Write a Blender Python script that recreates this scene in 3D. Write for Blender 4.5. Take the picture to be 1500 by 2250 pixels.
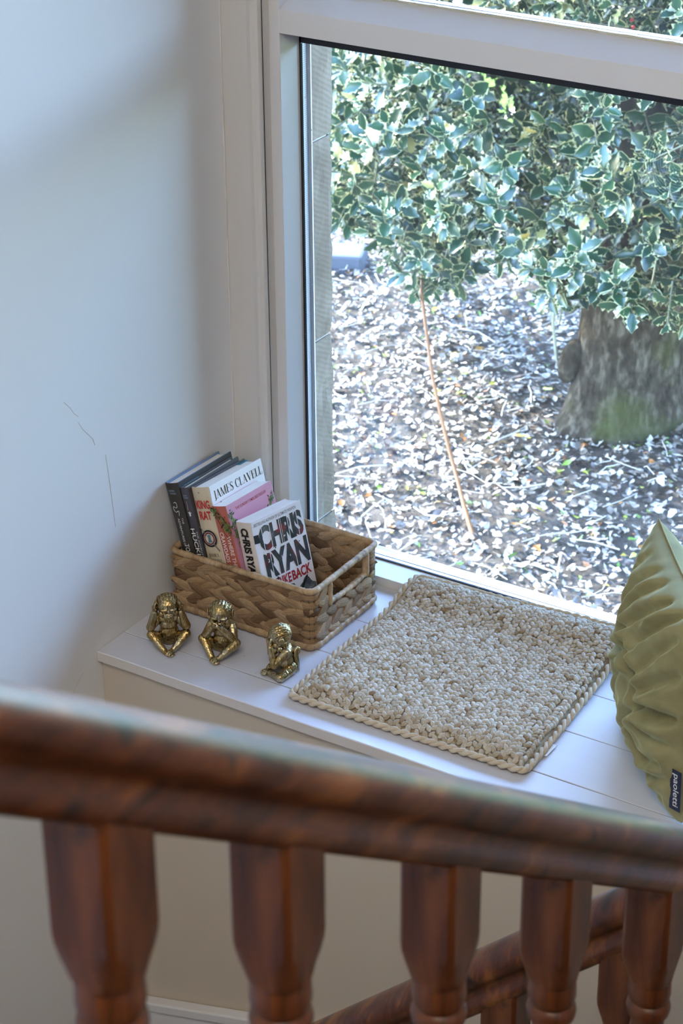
import bpy, math, random
import numpy as np
from mathutils import Vector, Matrix

S = bpy.context.scene
for o in list(bpy.data.objects):
    bpy.data.objects.remove(o)
random.seed(7)
RNG = np.random.default_rng(7)
R = math.radians

# ------------------------------------------------------------------ camera
cam_d = bpy.data.cameras.new('camera')
cam = bpy.data.objects.new('camera', cam_d)
S.collection.objects.link(cam)
S.camera = cam
cam_d.sensor_fit = 'VERTICAL'
cam_d.sensor_height = 36.0
cam_d.lens = 4717.03 / 2250 * 36.0
CAM = Vector((1.955, -2.31, 1.83))
yaw, pitch, roll = R(-32.618), R(27.731), R(0.491)
fwd = Vector((math.sin(yaw) * math.cos(pitch), math.cos(yaw) * math.cos(pitch), -math.sin(pitch)))
right = Vector((math.cos(yaw), -math.sin(yaw), 0))
down = fwd.cross(right)
r2 = math.cos(roll) * right + math.sin(roll) * down
d2 = -math.sin(roll) * right + math.cos(roll) * down
m3 = Matrix((r2, -d2, -fwd)).transposed()
cam.matrix_world = Matrix.Translation(CAM) @ m3.to_4x4()
cam_d.clip_start = 0.05
cam_d.dof.use_dof = True
cam_d.dof.focus_distance = 3.4
cam_d.dof.aperture_fstop = 12.0

# ------------------------------------------------------------------ world, sun, added fill, exposure
W = bpy.data.worlds.new('sky')
S.world = W
W.use_nodes = True
nt = W.node_tree
nt.nodes.clear()
sky = nt.nodes.new('ShaderNodeTexSky')
sky.sky_type = 'NISHITA'
sky.sun_disc = False
sky.sun_elevation = R(40)
sky.sun_rotation = R(-80)
sky.air_density = 1.3
bg = nt.nodes.new('ShaderNodeBackground')
bg.inputs['Strength'].default_value = 1.3
out = nt.nodes.new('ShaderNodeOutputWorld')
tint = nt.nodes.new('ShaderNodeMix')
tint.data_type = 'RGBA'
tint.blend_type = 'MULTIPLY'
tint.inputs[0].default_value = 1.0
tint.inputs[7].default_value = (0.84, 0.93, 1.18, 1)
nt.links.new(sky.outputs[0], tint.inputs[6])
nt.links.new(tint.outputs[2], bg.inputs[0])
nt.links.new(bg.outputs[0], out.inputs[0])

sun_d = bpy.data.lights.new('sun', 'SUN')
sun_d.energy = 7.0
sun_d.angle = R(0.8)
sun_d.color = (1.0, 0.91, 0.78)
sun = bpy.data.objects.new('sun', sun_d)
S.collection.objects.link(sun)
# light travels towards +x, a touch towards the house, down
sun.rotation_euler = Vector((0.80, -0.17, -0.58)).to_track_quat('-Z', 'Y').to_euler()

warm_fill_d = bpy.data.lights.new('interior_fill', 'AREA')  # warm fill added to brighten the room, not a known fixture
warm_fill_d.energy = 16
warm_fill_d.size = 1.3
warm_fill_d.color = (1.0, 0.87, 0.70)
warm_fill = bpy.data.objects.new('interior_fill', warm_fill_d)
S.collection.objects.link(warm_fill)
warm_fill.location = (1.7, -2.4, 2.8)

S.view_settings.view_transform = 'Standard'
S.view_settings.look = 'None'
S.view_settings.gamma = 1.0
S.view_settings.exposure = 2.0
S.view_settings.use_curve_mapping = False
S.cycles.max_bounces = 8
S.cycles.diffuse_bounces = 4
S.cycles.glossy_bounces = 3
S.cycles.transmission_bounces = 4
S.cycles.transparent_max_bounces = 8
S.cycles.sample_clamp_indirect = 6.0
S.cycles.caustics_reflective = False
S.cycles.caustics_refractive = False


# ------------------------------------------------------------------ helpers
class MB:
    def __init__(s):
        s.v, s.f, s.m, s.a = [], [], [], []

    def add(s, verts, faces, mi=0):
        b = len(s.v)
        s.v += [tuple(p) for p in verts]
        s.f += [tuple(i + b for i in f) for f in faces]
        s.m += [mi] * len(faces)
        return s

    def box(s, lo, hi, mi=0, M=None):
        x0, y0, z0 = lo
        x1, y1, z1 = hi
        v = [(x0, y0, z0), (x1, y0, z0), (x1, y1, z0), (x0, y1, z0), (x0, y0, z1), (x1, y0, z1), (x1, y1, z1), (x0, y1, z1)]
        if M is not None:
            v = [M @ Vector(p) for p in v]
        return s.add(v, [(3, 2, 1, 0), (4, 5, 6, 7), (0, 1, 5, 4), (1, 2, 6, 5), (2, 3, 7, 6), (3, 0, 4, 7)], mi)

    def tube(s, pts, rad, n=8, mi=0, closed=False, caps=True, flat=None):
        pts = [Vector(p) for p in pts]
        k = len(pts)
        if not hasattr(rad, '__len__'):
            rad = [rad] * k
        up = Vector((0, 0, 1))
        t0 = (pts[1] - pts[0]).normalized()
        if abs(t0.dot(up)) > 0.9:
            up = Vector((1, 0, 0))
        verts = []
        nrm = None
        for i, p in enumerate(pts):
            a = pts[(i - 1) % k] if (closed or i > 0) else p
            b = pts[(i + 1) % k] if (closed or i < k - 1) else p
            t = (b - a).normalized()
            if nrm is None:
                nrm = (up - t * up.dot(t)).normalized()
            else:
                nrm = (nrm - t * nrm.dot(t)).normalized()
            bi = t.cross(nrm)
            for j in range(n):
                an = 2 * math.pi * j / n
                verts.append(p + rad[i] * (math.cos(an) * nrm * (flat or 1.0) + math.sin(an) * bi))
        faces = []
        for i in range(k if closed else k - 1):
            for j in range(n):
                i2 = (i + 1) % k
                faces.append((i * n + j, i * n + (j + 1) % n, i2 * n + (j + 1) % n, i2 * n + j))
        if caps and not closed:
            faces.append(tuple(reversed(range(n))))
            faces.append(tuple(range((k - 1) * n, k * n)))
        return s.add(verts, faces, mi)

    def ell(s, c, r, n=14, m=9, mi=0, M=None):
        verts = []
        for i in range(1, m):
            th = math.pi * i / m
            for j in range(n):
                ph = 2 * math.pi * j / n
                verts.append(Vector((r[0] * math.sin(th) * math.cos(ph), r[1] * math.sin(th) * math.sin(ph), r[2] * math.cos(th))))
        verts.append(Vector((0, 0, r[2])))
        verts.append(Vector((0, 0, -r[2])))
        if M is not None:
            verts = [M @ p for p in verts]
        c = Vector(c)
        verts = [p + c for p in verts]
        faces = []
        for i in range(m - 2):
            for j in range(n):
                faces.append((i * n + j, (i + 1) * n + j, (i + 1) * n + (j + 1) % n, i * n + (j + 1) % n))
        T, B = (m - 1) * n, (m - 1) * n + 1
        for j in range(n):
            faces.append((T, j, (j + 1) % n))
            faces.append((B, (m - 2) * n + (j + 1) % n, (m - 2) * n + j))
        return s.add(verts, faces, mi)

    def cap(s, a, b, ra, rb, n=12):
        a, b = Vector(a), Vector(b)
        L = (b - a).length
        q = (b - a).to_track_quat('Z', 'Y').to_matrix()
        rings = []
        for th in (80, 55, 30, 10):
            rings.append((-ra * math.sin(R(th)), ra * math.cos(R(th))))
        for th in (10, 30, 55, 80):
            rings.append((L + rb * math.sin(R(th)), rb * math.cos(R(th))))
        verts, faces = [], []
        for z, r in rings:
            for j in range(n):
                an = 2 * math.pi * j / n
                verts.append(a + q @ Vector((r * math.cos(an), r * math.sin(an), z)))
        for i in range(len(rings) - 1):
            for j in range(n):
                faces.append((i * n + j, i * n + (j + 1) % n, (i + 1) * n + (j + 1) % n, (i + 1) * n + j))
        faces.append(tuple(reversed(range(n))))
        faces.append(tuple(range((len(rings) - 1) * n, len(rings) * n)))
        return s.add(verts, faces)

    def chain(s, pts, rads, n=12):
        for i in range(len(pts) - 1):
            s.cap(pts[i], pts[i + 1], rads[i], rads[i + 1], n)
        return s

    def lathe(s, prof, n=20, c=(0, 0, 0), mi=0):
        verts, faces = [], []
        for r, z in prof:
            for j in range(n):
                an = 2 * math.pi * j / n
                verts.append((c[0] + r * math.cos(an), c[1] + r * math.sin(an), c[2] + z))
        for i in range(len(prof) - 1):
            for j in range(n):
                faces.append((i * n + j, i * n + (j + 1) % n, (i + 1) * n + (j + 1) % n, (i + 1) * n + j))
        faces.append(tuple(reversed(range(n))))
        faces.append(tuple(range((len(prof) - 1) * n, len(prof) * n)))
        return s.add(verts, faces, mi)

    def mesh(s, name, mats, smooth=False):
        me = bpy.data.meshes.new(name)
        me.from_pydata(s.v, [], s.f)
        for m in (mats if isinstance(mats, (list, tuple)) else [mats]):
            me.materials.append(m)
        if any(s.m):
            me.polygons.foreach_set('material_index', s.m)
        if smooth:
            me.polygons.foreach_set('use_smooth', [True] * len(s.f))
        me.update()
        return me

    def obj(s, name, mats, parent=None, smooth=False, bevel=0, kind=None):
        o = link(name, s.mesh(name, mats, smooth), parent)
        if bevel:
            b = o.modifiers.new('bevel', 'BEVEL')
            b.width = bevel
            b.segments = 2
            b.limit_method = 'ANGLE'
        if kind:
            o['kind'] = kind
        return o


def link(name, me, parent=None):
    o = bpy.data.objects.new(name, me)
    S.collection.objects.link(o)
    if parent:
        o.parent = parent
    return o


def tag(o, label, cat, group=None, kind=None):
    o['label'] = label
    o['category'] = cat
    if group:
        o['group'] = group
    if kind:
        o['kind'] = kind
    return o


def empty(name, loc=(0, 0, 0), rz=0):
    o = bpy.data.objects.new(name, None)
    S.collection.objects.link(o)
    o.location = loc
    o.rotation_euler = (0, 0, rz)
    o.empty_display_size = 0.05
    return o


def np_obj(name, V, F, mat, parent=None, smooth=False, kind=None, attrs=None, quads=None):
    me = bpy.data.meshes.new(name)
    me.from_pydata(V.tolist() if hasattr(V, 'tolist') else V, [], F.tolist() if hasattr(F, 'tolist') else F)
    for m in (mat if isinstance(mat, (list, tuple)) else [mat]):
        me.materials.append(m)
    if smooth:
        me.polygons.foreach_set('use_smooth', [True] * len(me.polygons))
    for k, arr in (attrs or {}).items():
        at = me.attributes.new(k, 'FLOAT', 'POINT')
        at.data.foreach_set('value', np.asarray(arr, dtype=np.float32))
    me.update()
    o = link(name, me, parent)
    if kind:
        o['kind'] = kind
    return o


# ------------------------------------------------------------------ materials
class NT:
    def __init__(s, name):
        s.m = bpy.data.materials.new(name)
        s.m.use_nodes = True
        s.t = s.m.node_tree
        s.b = s.t.nodes['Principled BSDF']
        s.tc = None

    def n(s, ty, **kw):
        nd = s.t.nodes.new(ty)
        for k, v in kw.items():
            if k in nd.inputs:
                nd.inputs[k].default_value = v
            else:
                setattr(nd, k, v)
        return nd

    def l(s, a, b):
        s.t.links.new(a, b)

    def co(s, scale=(1, 1, 1), kind='Object'):
        if s.tc is None:
            s.tc = s.n('ShaderNodeTexCoord')
        mp = s.n('ShaderNodeMapping')
        mp.inputs['Scale'].default_value = scale
        s.l(s.tc.outputs[kind], mp.inputs[0])
        return mp.outputs[0]

    def noise(s, scale, detail=4, vec=None, rough=0.55, dist=0.0):
        nd = s.n('ShaderNodeTexNoise')
        nd.inputs['Scale'].default_value = scale
        nd.inputs['Detail'].default_value = detail
        nd.inputs['Roughness'].default_value = rough
        nd.inputs['Distortion'].default_value = dist
        s.l(vec if vec is not None else s.co(), nd.inputs['Vector'])
        return nd.outputs['Fac']

    def ramp(s, fac, stops, interp='LINEAR'):
        nd = s.n('ShaderNodeValToRGB')
        nd.color_ramp.interpolation = interp
        el = nd.color_ramp.elements
        while len(el) < len(stops):
            el.new(0.5)
        for e, (p, c) in zip(el, stops):
            e.position = p
            e.color = c if len(c) == 4 else (*c, 1)
        s.l(fac, nd.inputs[0])
        return nd.outputs[0]

    def mix(s, fac, a, b, mode='MIX'):
        nd = s.n('ShaderNodeMix', data_type='RGBA', blend_type=mode)
        for sock, v in ((nd.inputs['Factor'], fac), (nd.inputs['A'], a), (nd.inputs['B'], b)):
            pass
        fi, ai, bi = nd.inputs[0], nd.inputs[6], nd.inputs[7]
        for sock, v in ((fi, fac), (ai, a), (bi, b)):
            if hasattr(v, 'links'):
                s.l(v, sock)
            else:
                sock.default_value = v if not isinstance(v, tuple) or len(v) == 4 else (*v, 1)
        return nd.outputs[2]

    def bump(s, h, strength=0.3, dist=0.002):
        nd = s.n('ShaderNodeBump')
        nd.inputs['Strength'].default_value = strength
        nd.inputs['Distance'].default_value = dist
        s.l(h, nd.inputs['Height'])
        s.l(nd.outputs[0], s.b.inputs['Normal'])

    def set(s, color=None, rough=None, metal=None, spec=None, **kw):
        for k, v in (('Base Color', color), ('Roughness', rough), ('Metallic', metal), ('Specular IOR Level', spec)):
            if v is None:
                continue
            if hasattr(v, 'links'):
                s.l(v, s.b.inputs[k])
            else:
                s.b.inputs[k].default_value = (*v, 1) if isinstance(v, tuple) and len(v) == 3 else v
        for k, v in kw.items():
            s.b.inputs[k.replace('_', ' ')].default_value = v
        return s.m


def paint(name, c1, c2, rough=0.5, scale=3, bs=60, bstr=0.08, spec=0.4):
    t = NT(name)
    col = t.mix(t.noise(scale, 3), c1, c2)
    t.bump(t.noise(bs, 4), bstr, 0.001)
    return t.set(color=col, rough=rough, spec=spec)


M_wall = paint('wall_paint', (0.68, 0.69, 0.705), (0.73, 0.735, 0.745), 0.55, 1.5, 25, 0.12)
M_cream = paint('cream_wall_paint', (0.50, 0.43, 0.345), (0.54, 0.465, 0.37), 0.6, 2, 40, 0.08)
M_trim = paint('white_gloss_paint', (0.63, 0.625, 0.635), (0.69, 0.685, 0.695), 0.35, 4, 30, 0.06, 0.5)
M_casing = paint('casing_paint', (0.60, 0.575, 0.55), (0.645, 0.62, 0.595), 0.45, 3, 30, 0.06)


def plank_mat():
    t = NT('white_plank_paint')
    n1 = t.noise(6, 4, t.co((0.3, 3, 1)))
    col = t.mix(n1, (0.57, 0.59, 0.675), (0.62, 0.64, 0.725))
    chip = t.ramp(t.noise(55, 2), [(0.74, (0, 0, 0)), (0.76, (1, 1, 1))])
    col = t.mix(chip, col, (0.42, 0.4, 0.38))
    t.bump(t.noise(40, 5, t.co((0.15, 3, 1))), 0.12, 0.001)
    return t.set(color=col, rough=0.38, spec=0.5)


M_plank = plank_mat()
M_joint = paint('joint_shadow_paint', (.16, .155, .16), (.30, .29, .29), .8, 5)
M_edge = paint('nosing_paint', (0.56, 0.52, 0.49), (0.62, 0.58, 0.545), 0.5, 6, 50, 0.1)


def simple(name, c, rough=0.5, metal=0.0, spec=0.5, var=0.12, vs=20, bs=None, bstr=0.2):
    t = NT(name)
    d = tuple(max(0, x * (1 - var)) for x in c)
    e = tuple(min(1, x * (1 + var)) for x in c)
    col = t.mix(t.noise(vs, 3), d, e)
    if bs:
        t.bump(t.noise(bs, 4), bstr, 0.001)
    return t.set(color=col, rough=rough, metal=metal, spec=spec)


M_black = simple('black_rubber', (0.008, 0.010, 0.018), 0.5)
M_bead = simple('white_plastic_bead', (0.55, 0.56, 0.60), 0.3)
M_dark = simple('dark_gap', (0.02, 0.018, 0.015), 0.9)


def spacer_mat():
    t = NT('perforated_spacer')
    w = t.n('ShaderNodeTexWave', wave_type='BANDS', bands_direction='Z')
    w.inputs['Scale'].default_value = 90
    t.l(t.co(), w.inputs['Vector'])
    col = t.ramp(w.outputs['Fac'], [(0.3, (0.34, 0.35, 0.38)), (0.7, (0.52, 0.53, 0.56))])
    return t.set(color=col, rough=0.35, metal=0.6)


M_spacer = spacer_mat()


def glass_mat():
    m = bpy.data.materials.new('window_glass')
    m.use_nodes = True
    t = m.node_tree
    t.nodes.clear()
    o = t.nodes.new('ShaderNodeOutputMaterial')
    mx = t.nodes.new('ShaderNodeMixShader')
    tr = t.nodes.new('ShaderNodeBsdfTransparent')
    tr.inputs[0].default_value = (0.93, 0.97, 0.96, 1)
    gl = t.nodes.new('ShaderNodeBsdfGlossy')
    gl.inputs['Roughness'].default_value = 0.01
    fr = t.nodes.new('ShaderNodeFresnel')
    fr.inputs[0].default_value = 1.45
    ml = t.nodes.new('ShaderNodeMath')
    ml.operation = 'MULTIPLY'
    ml.inputs[1].default_value = 1.3
    t.links.new(fr.outputs[0], ml.inputs[0])
    t.links.new(ml.outputs[0], mx.inputs[0])
    t.links.new(tr.outputs[0], mx.inputs[1])
    # a dusty film on the pane scatters some daylight
    df = t.nodes.new('ShaderNodeBsdfTranslucent')
    df.inputs[0].default_value = (0.75, 0.85, 1.0, 1)
    m2 = t.nodes.new('ShaderNodeMixShader')
    tc = t.nodes.new('ShaderNodeTexCoord')
    nz = t.nodes.new('ShaderNodeTexNoise')
    nz.inputs['Scale'].default_value = 3.0
    nz.inputs['Detail'].default_value = 6
    t.links.new(tc.outputs['Object'], nz.inputs['Vector'])
    rp = t.nodes.new('ShaderNodeMapRange')
    rp.inputs['From Min'].default_value = 0.35
    rp.inputs['From Max'].default_value = 0.75
    rp.inputs['To Min'].default_value = 0.0
    rp.inputs['To Max'].default_value = 0.004
    t.links.new(nz.outputs['Fac'], rp.inputs['Value'])
    t.links.new(rp.outputs[0], m2.inputs[0])
    t.links.new(mx.outputs[0], m2.inputs[1])
    t.links.new(df.outputs[0], m2.inputs[2])
    t.links.new(gl.outputs[0], mx.inputs[2])
    t.links.new(m2.outputs[0], o.inputs[0])
    return m


M_glass = glass_mat()


def stone_mat():
    t = NT('sandstone')
    v = t.co((1, 1, 1))
    n = t.noise(8, 6, v)
    col = t.ramp(n, [(0.3, (0.085, 0.066, 0.046)), (0.55, (0.140, 0.110, 0.078)), (0.75, (0.19, 0.155, 0.115))])
    rot = t.n('ShaderNodeMapping')
    rot.inputs['Rotation'].default_value = (R(28), 0, 0)
    t.l(t.tc.outputs['Object'], rot.inputs[0])
    w = t.n('ShaderNodeTexWave', wave_type='BANDS', bands_direction='Z')
    w.inputs['Scale'].default_value = 38
    w.inputs['Distortion'].default_value = 2.5
    w.inputs['Detail'].default_value = 3
    t.l(rot.outputs[0], w.inputs['Vector'])
    g = t.noise(260, 3, v)
    h = t.n('ShaderNodeMath', operation='ADD')
    t.l(w.outputs['Fac'], h.inputs[0])
    t.l(g, h.inputs[1])
    t.bump(h.outputs[0], 0.22, 0.0015)
    return t.set(color=col, rough=0.95, spec=0.04)


M_stone = stone_mat()


def wood_mat(name, c=((0.016, 0.004, 0.0015), (0.078, 0.020, 0.0045), (0.21, 0.072, 0.015)), rough=0.37, sc=(14, 1.2, 6)):
    t = NT(name)
    v = t.co(sc)
    n = t.noise(3.2, 6, v, 0.6, 0.7)
    col = t.ramp(n, [(0.32, c[0]), (0.52, c[1]), (0.72, c[2])])
    k = t.ramp(t.noise(21, 2), [(0.63, (0, 0, 0)), (0.72, (1, 1, 1))])
    col = t.mix(k, col, (0.018, 0.007, 0.004))
    t.bump(n, 0.08, 0.001)
    return t.set(color=col, rough=rough, spec=0.38)


M_wood = wood_mat('stained_rail_wood')
M_wood2 = wood_mat('stained_baluster_wood', ((0.022, 0.006, 0.002), (0.088, 0.025, 0.007), (0.175, 0.058, 0.014)), 0.38, (9, 9, 1.2))

# ------------------------------------------------------------------ room shell
X1, Y0, ZF, ZC = 2.55, -3.6, -1.9, 2.95


def struct(name, mb, m, bevel=0):
    o = mb.obj(name, m, bevel=bevel)
    o['kind'] = 'structure'
    return o


wl = struct('wall_left', MB().box((-0.15, Y0, ZF), (0, 0.404, ZC)), M_wall)
struct('wall_right', MB().box((X1, Y0, ZF), (X1 + 0.15, 0.45, ZC)), M_wall)
struct('wall_back', MB().box((-0.15, Y0 - 0.15, ZF), (X1 + 0.15, Y0, ZC)), M_wall)
struct('ceiling', MB().box((-0.15, Y0 - 0.15, ZC), (X1 + 0.15, 0.55, ZC + 0.1)), M_wall)
struct('floor', MB().box((-0.15, Y0 - 0.15, ZF - 0.1), (X1 + 0.15, 0.55, ZF)), M_cream)
XR = 1.52      # right side of the window opening
ZT = 2.55
mb = MB()
mb.box((XR + 0.075, 0.405, ZF), (X1 + 0.15, 0.56, ZC))
mb.box((-0.15, 0.405, ZT + 0.03), (XR + 0.075, 0.56, ZC))
mb.box((-0.15, 0.432, ZF), (XR + 0.075, 0.56, -0.03))
struct('wall_window', mb, M_wall)

# hairline cracks in the plaster
mb = MB()
for pts in ([(.0002, -.036, .462), (.0002, -.022, .447), (.0002, -.014, .434), (.0002, -.004, .425)], [(.0002, -.006, .416), (.0002, .004, .400), (.0002, .018, .384), (.0002, .027, .374), (.0002, .030, .362)],
            [(.0002, .055, .335), (.0002, .062, .27), (.0002, .068, .20)], [(.0002, -.08, -.06), (.0002, -.05, -.03), (.0002, -.035, -.02)]):
    mb.tube(pts, .00024, 4)
mb.obj('crack', simple('crack_shadow', (0.42, 0.42, 0.43), 0.9), wl)

# window casing: two vertical boards left of the glass
mb = MB()
prof = [(0.0, 0.404), (0.052, 0.401), (0.060, 0.399), (0.067, 0.3995), (0.072, 0.403), (0.0738, 0.409), (0.0738, 0.47), (0.0, 0.47)]
n = len(prof)
zz = [0.0 - 0.0, 0.4, 0.8, 1.3, ZT]
vv = [(p[0] + 0.0008 * math.sin(7 * z), p[1], z) for z in zz for p in prof]
ff = [(i * n + j, i * n + (j + 1) % n, (i + 1) * n + (j + 1) % n, (i + 1) * n + j) for i in range(len(zz) - 1) for j in range(n)]
mb.add(vv, ff + [tuple(reversed(range(n))), tuple(range((len(zz) - 1) * n, len(zz) * n))])
t1 = struct('trim_1', mb, M_casing)
mb = MB().tube([(0.0004, 0.4028, z) for z in np.linspace(0.0, 2.2, 30)], [0.0011 + 0.0005 * math.sin(i * 2.1) for i in range(30)], 6)
mb.obj('caulk_bead', M_trim, t1, True)
mb = MB().tube([(0.0742, 0.4115, z) for z in np.linspace(0.0, 2.2, 12)], 0.0007, 5)
mb.obj('joint_gap', M_dark, t1)

win = empty('window_1', (0, 0, 0))
win['kind'] = 'structure'
YF, YG = 0.432, 0.487
TB, TA, TG = 0.933, 0.970, 0.994      # transom: bottom, arris, sloped top at the glass
# left post: front face, slightly splayed reveal to the glass
mb = MB()


def prism(mb, poly, z0, z1, axis='z'):
    k = len(poly)
    if axis == 'z':
        v = [(a, b, z0) for a, b in poly] + [(a, b, z1) for a, b in poly]
    else:
        v = [(z0, a, b) for a, b in poly] + [(z1, a, b) for a, b in poly]
    f = [(i, (i + 1) % k, k + (i + 1) % k, k + i) for i in range(k)] + [tuple(reversed(range(k))), tuple(range(k, 2 * k))]
    return mb.add(v, f)


post = [(0.03, YF), (0.0915, YF), (0.0925, YF + 0.001), (0.094, YG - 0.001), (0.0945, 0.5035), (0.03, 0.5035)]
prism(mb, post, 0.0, ZT)
mb.obj('frame_post', M_trim, win, bevel=0.0008)
prism(MB(), [(XR + 0.07, YF), (XR, YF), (XR - 0.002, YG), (XR - 0.002, .512), (XR + .07, .512)][::-1], 0.0, ZT).obj('frame_post', M_trim, win, bevel=0.0008)
XA, XB = 0.0925, XR
prism(MB(), [(YF, TB), (0.5125, TB - 0.004), (0.5125, TG), (YG, TG), (YF + 0.001, TA)][::-1], XA - 0.001, XB + 0.001, 'x').obj('transom', M_trim, win, bevel=0.0008)
prism(MB(), [(YF - 0.003, -0.02), (0.512, -0.02), (0.512, 0.0135), (YG, 0.0138), (YF - 0.003, 0.0155)][::-1], XA - 0.04, XB + 0.04, 'x').obj('bottom_rail', M_trim, win, bevel=0.001)
prism(MB(), [(YF, ZT - 0.05), (0.512, ZT - 0.05), (0.512, ZT + 0.03), (YF, ZT + 0.03)][::-1], XA - 0.04, XB + 0.04, 'x').obj('head_rail', M_trim, win, bevel=0.001)


def pane(z0, z1, name):
    MB().box((XA + 0.001, YG, z0), (XB - 0.001, YG + 0.0008, z1)).obj(name, M_glass, win)
    # black rubber gasket round the pane
    g = MB()
    w = 0.0042
    g.box((XA + .0005, YG - .002, z0 - .001), (XA + .0005 + w, YG - .0002, z1 + .001))
    g.box((XB - .0005 - w, YG - .002, z0 - .001), (XB - .0005, YG - .0002, z1 + .001))
    g.box((XA + .0005, YG - .002, z1 - 0.026), (XB - .0005, YG - .0002, z1 + .001))
    if z0 < .5:
        g.box((XA + .0005, YG - .002, z0 - .001), (XB - .0005, YG - .0002, z0 + .0022))
    g.obj('gasket', M_black, win)
    sp = MB()
    sp.box((XA + .003, YG + .002, z0), (XA + .0050, YG + .014, z1 - .028))
    sp.box((XB - .0050, YG + .002, z0), (XB - .003, YG + .014, z1))
    sp.box((XA + .003, YG + .002, z0 + .0005), (XB - .003, YG + .010, z0 + .0022))
    sp.obj('spacer_bar', M_spacer, win)
    bd = MB()
    bd.box((XA + .003, YG + .014, z0 - .003), (XA + .0118, YG + .0165, z1 - .026))
    bd.box((XB - .0122, YG + .014, z0 - .01), (XB - .003, YG + .024, z1))
    bd.box((XA + .003, YG + .010, z0 - .002), (XB - .003, YG + .024, z0 + .0035))
    bd.obj('glazing_bead', M_bead, win)


pane(0.0138, TB - 0.0005, 'glass_pane')
pane(TG + 0.0002, ZT - 0.05, 'glass_pane')
# flaking putty line on the transom
mb = MB()
xs = np.linspace(XA + .01, XB - .01, 120)
mb.tube([(x, YG - .0005, TG + 0.001 + 0.0006 * math.sin(x * 97)) for x in xs], [0.0013 + 0.0009 * random.random() for _ in xs], 6)
mb.obj('putty_line', simple('old_putty', (0.52, 0.50, 0.40), 0.8, var=0.3, vs=90), win)
# specks of dust on the inside of the panes
mb = MB()
for i in range(260):
    if i < 150:
        x, z = XA + .01 + abs(random.gauss(0, .035)), random.uniform(0.05, 0.9)
        if random.random() < .55:
            x, z = random.uniform(.12, 1.1), random.uniform(.03, .9)
    elif i < 210:
        x, z = random.uniform(.1, 1.2), TG + .005 + abs(random.gauss(0, .02))
    else:
        x, z = random.uniform(.1, 1.1), .018 + abs(random.gauss(0, .015))
    r = random.uniform(.0003, .0008) * (1 + (random.random() < .1))
    k = 6
    mb.add([(x + r * math.cos(2 * math.pi * j / k), YG - .0004, z + r * random.uniform(.7, 1.4) * math.sin(2 * math.pi * j / k)) for j in range(k)], [tuple(range(k))])
mb.obj('dust_specks', simple('dust', (0.8, 0.82, 0.85), 0.9), win, kind='stuff')

# outside stone jamb and sill
jamb = empty('wall_outside', (0, 0, 0))
jamb['kind'] = 'structure'
zs = [-1.1, -0.66, -0.318, 0.035, 0.381, 0.735, 1.09, 1.44, 1.80, 2.2, 2.6]
for i in range(len(zs) - 1):
    z0, z1 = zs[i] + .002, zs[i + 1] - .002
    nz, ny = 14, 5
    V, F = [], []
    for a in range(nz + 1):
        for b in range(ny + 1):
            z = z0 + (z1 - z0) * a / nz
            y = 0.505 + 0.0635 * b / ny
            x = 0.100 + 0.0006 * random.gauss(0, 1)
            if b == ny:
                y += random.gauss(0, 0.0022) + 0.004 * ((i * 37) % 3 - 1)
                x -= 0.0012
            if a in (0, nz):
                x -= 0.003
            V.append((x, y, z))
    for a in range(nz):
        for b in range(ny):
            q = a * (ny + 1) + b
            F.append((q, q + 1, q + ny + 2, q + ny + 1))
    m0 = MB().add(V, F)
    # outer face and back closing
    e = [V[a * (ny + 1) + ny] for a in range(nz + 1)]
    k = len(e)
    m0.add(e + [(-0.4, p[1], p[2]) for p in e], [(j, k + j, k + j + 1, j + 1) for j in range(k - 1)])
    e2 = [V[a * (ny + 1)] for a in (0, nz)]
    m0.add([V[0], V[ny], (-.4, V[ny][1], z0), (-.4, .505, z0)], [(3, 2, 1, 0)])
    q = nz * (ny + 1)
    m0.add([V[q], V[q + ny], (-.4, V[q + ny][1], z1), (-.4, .505, z1)], [(0, 1, 2, 3)])
    m0.obj('stone_block', M_stone, jamb)
MB().box((-.4, .5125, -1.1), (.0945, .560, 2.6)).obj('mortar', simple('mortar', (.30, .28, .25), .95, bs=80), jamb)
MB().box((-.4, .505, -1.1), (1.62, .54, -.012)).obj('masonry_below', M_stone, jamb)
prism(MB(), [(0.5105, -.03), (.545, -.03), (.545, .004), (.5105, .010)][::-1], 0.0, XR + .1, 'x').obj('stone_sill', simple('pale_sill', (.17, .18, .20), .8, bs=60), jamb, bevel=.003)

# ------------------------------------------------------------------ window seat
seat = empty('window_seat', (0, 0, 0))
tag(seat, 'built-in white painted plank window seat with cream front panel', 'bench')
ys = [0.0, 0.073, 0.194, 0.308, 0.4285]
for i in range(4):
    y0, y1 = ys[i] + (0.0004 if i else 0), ys[i + 1] - 0.0004
    mb = MB()
    nx = 24
    V, F = [], []
    for a in range(nx + 1):
        x = 0.0005 + 1.5195 * a / nx
        w0 = 0.0003 * math.sin(a * 2.3 + i) if i else 0.0006 * math.sin(a * 1.7)
        w1 = 0.0003 * math.sin(a * 2.3 + i + 1)
        for (y, z) in ((y0 + w0, -.018), (y0 + w0, -.0012), (y0 + .0012 + w0, 0), (y1 - .0009 + w1, 0), (y1 + w1, -.0010), (y1 + w1, -.018)):
            V.append((x, y, z + 0.0003 * math.sin(a * .9 + i * 2)))
    for a in range(nx):
        for b in range(6):
            F.append((a * 6 + b, a * 6 + (b + 1) % 6, (a + 1) * 6 + (b + 1) % 6, (a + 1) * 6 + b))
    F = [tuple(reversed(f)) for f in F]
    F += [tuple(range(6)), tuple(reversed(range(nx * 6, nx * 6 + 6)))]
    me = MB().add(V, F)
    if i == 0:
        me.m = [1 if j < nx * 6 and j % 6 in (0,) else 0 for j in range(len(F))]
    me.obj('plank', [M_plank, M_edge], seat)
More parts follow.
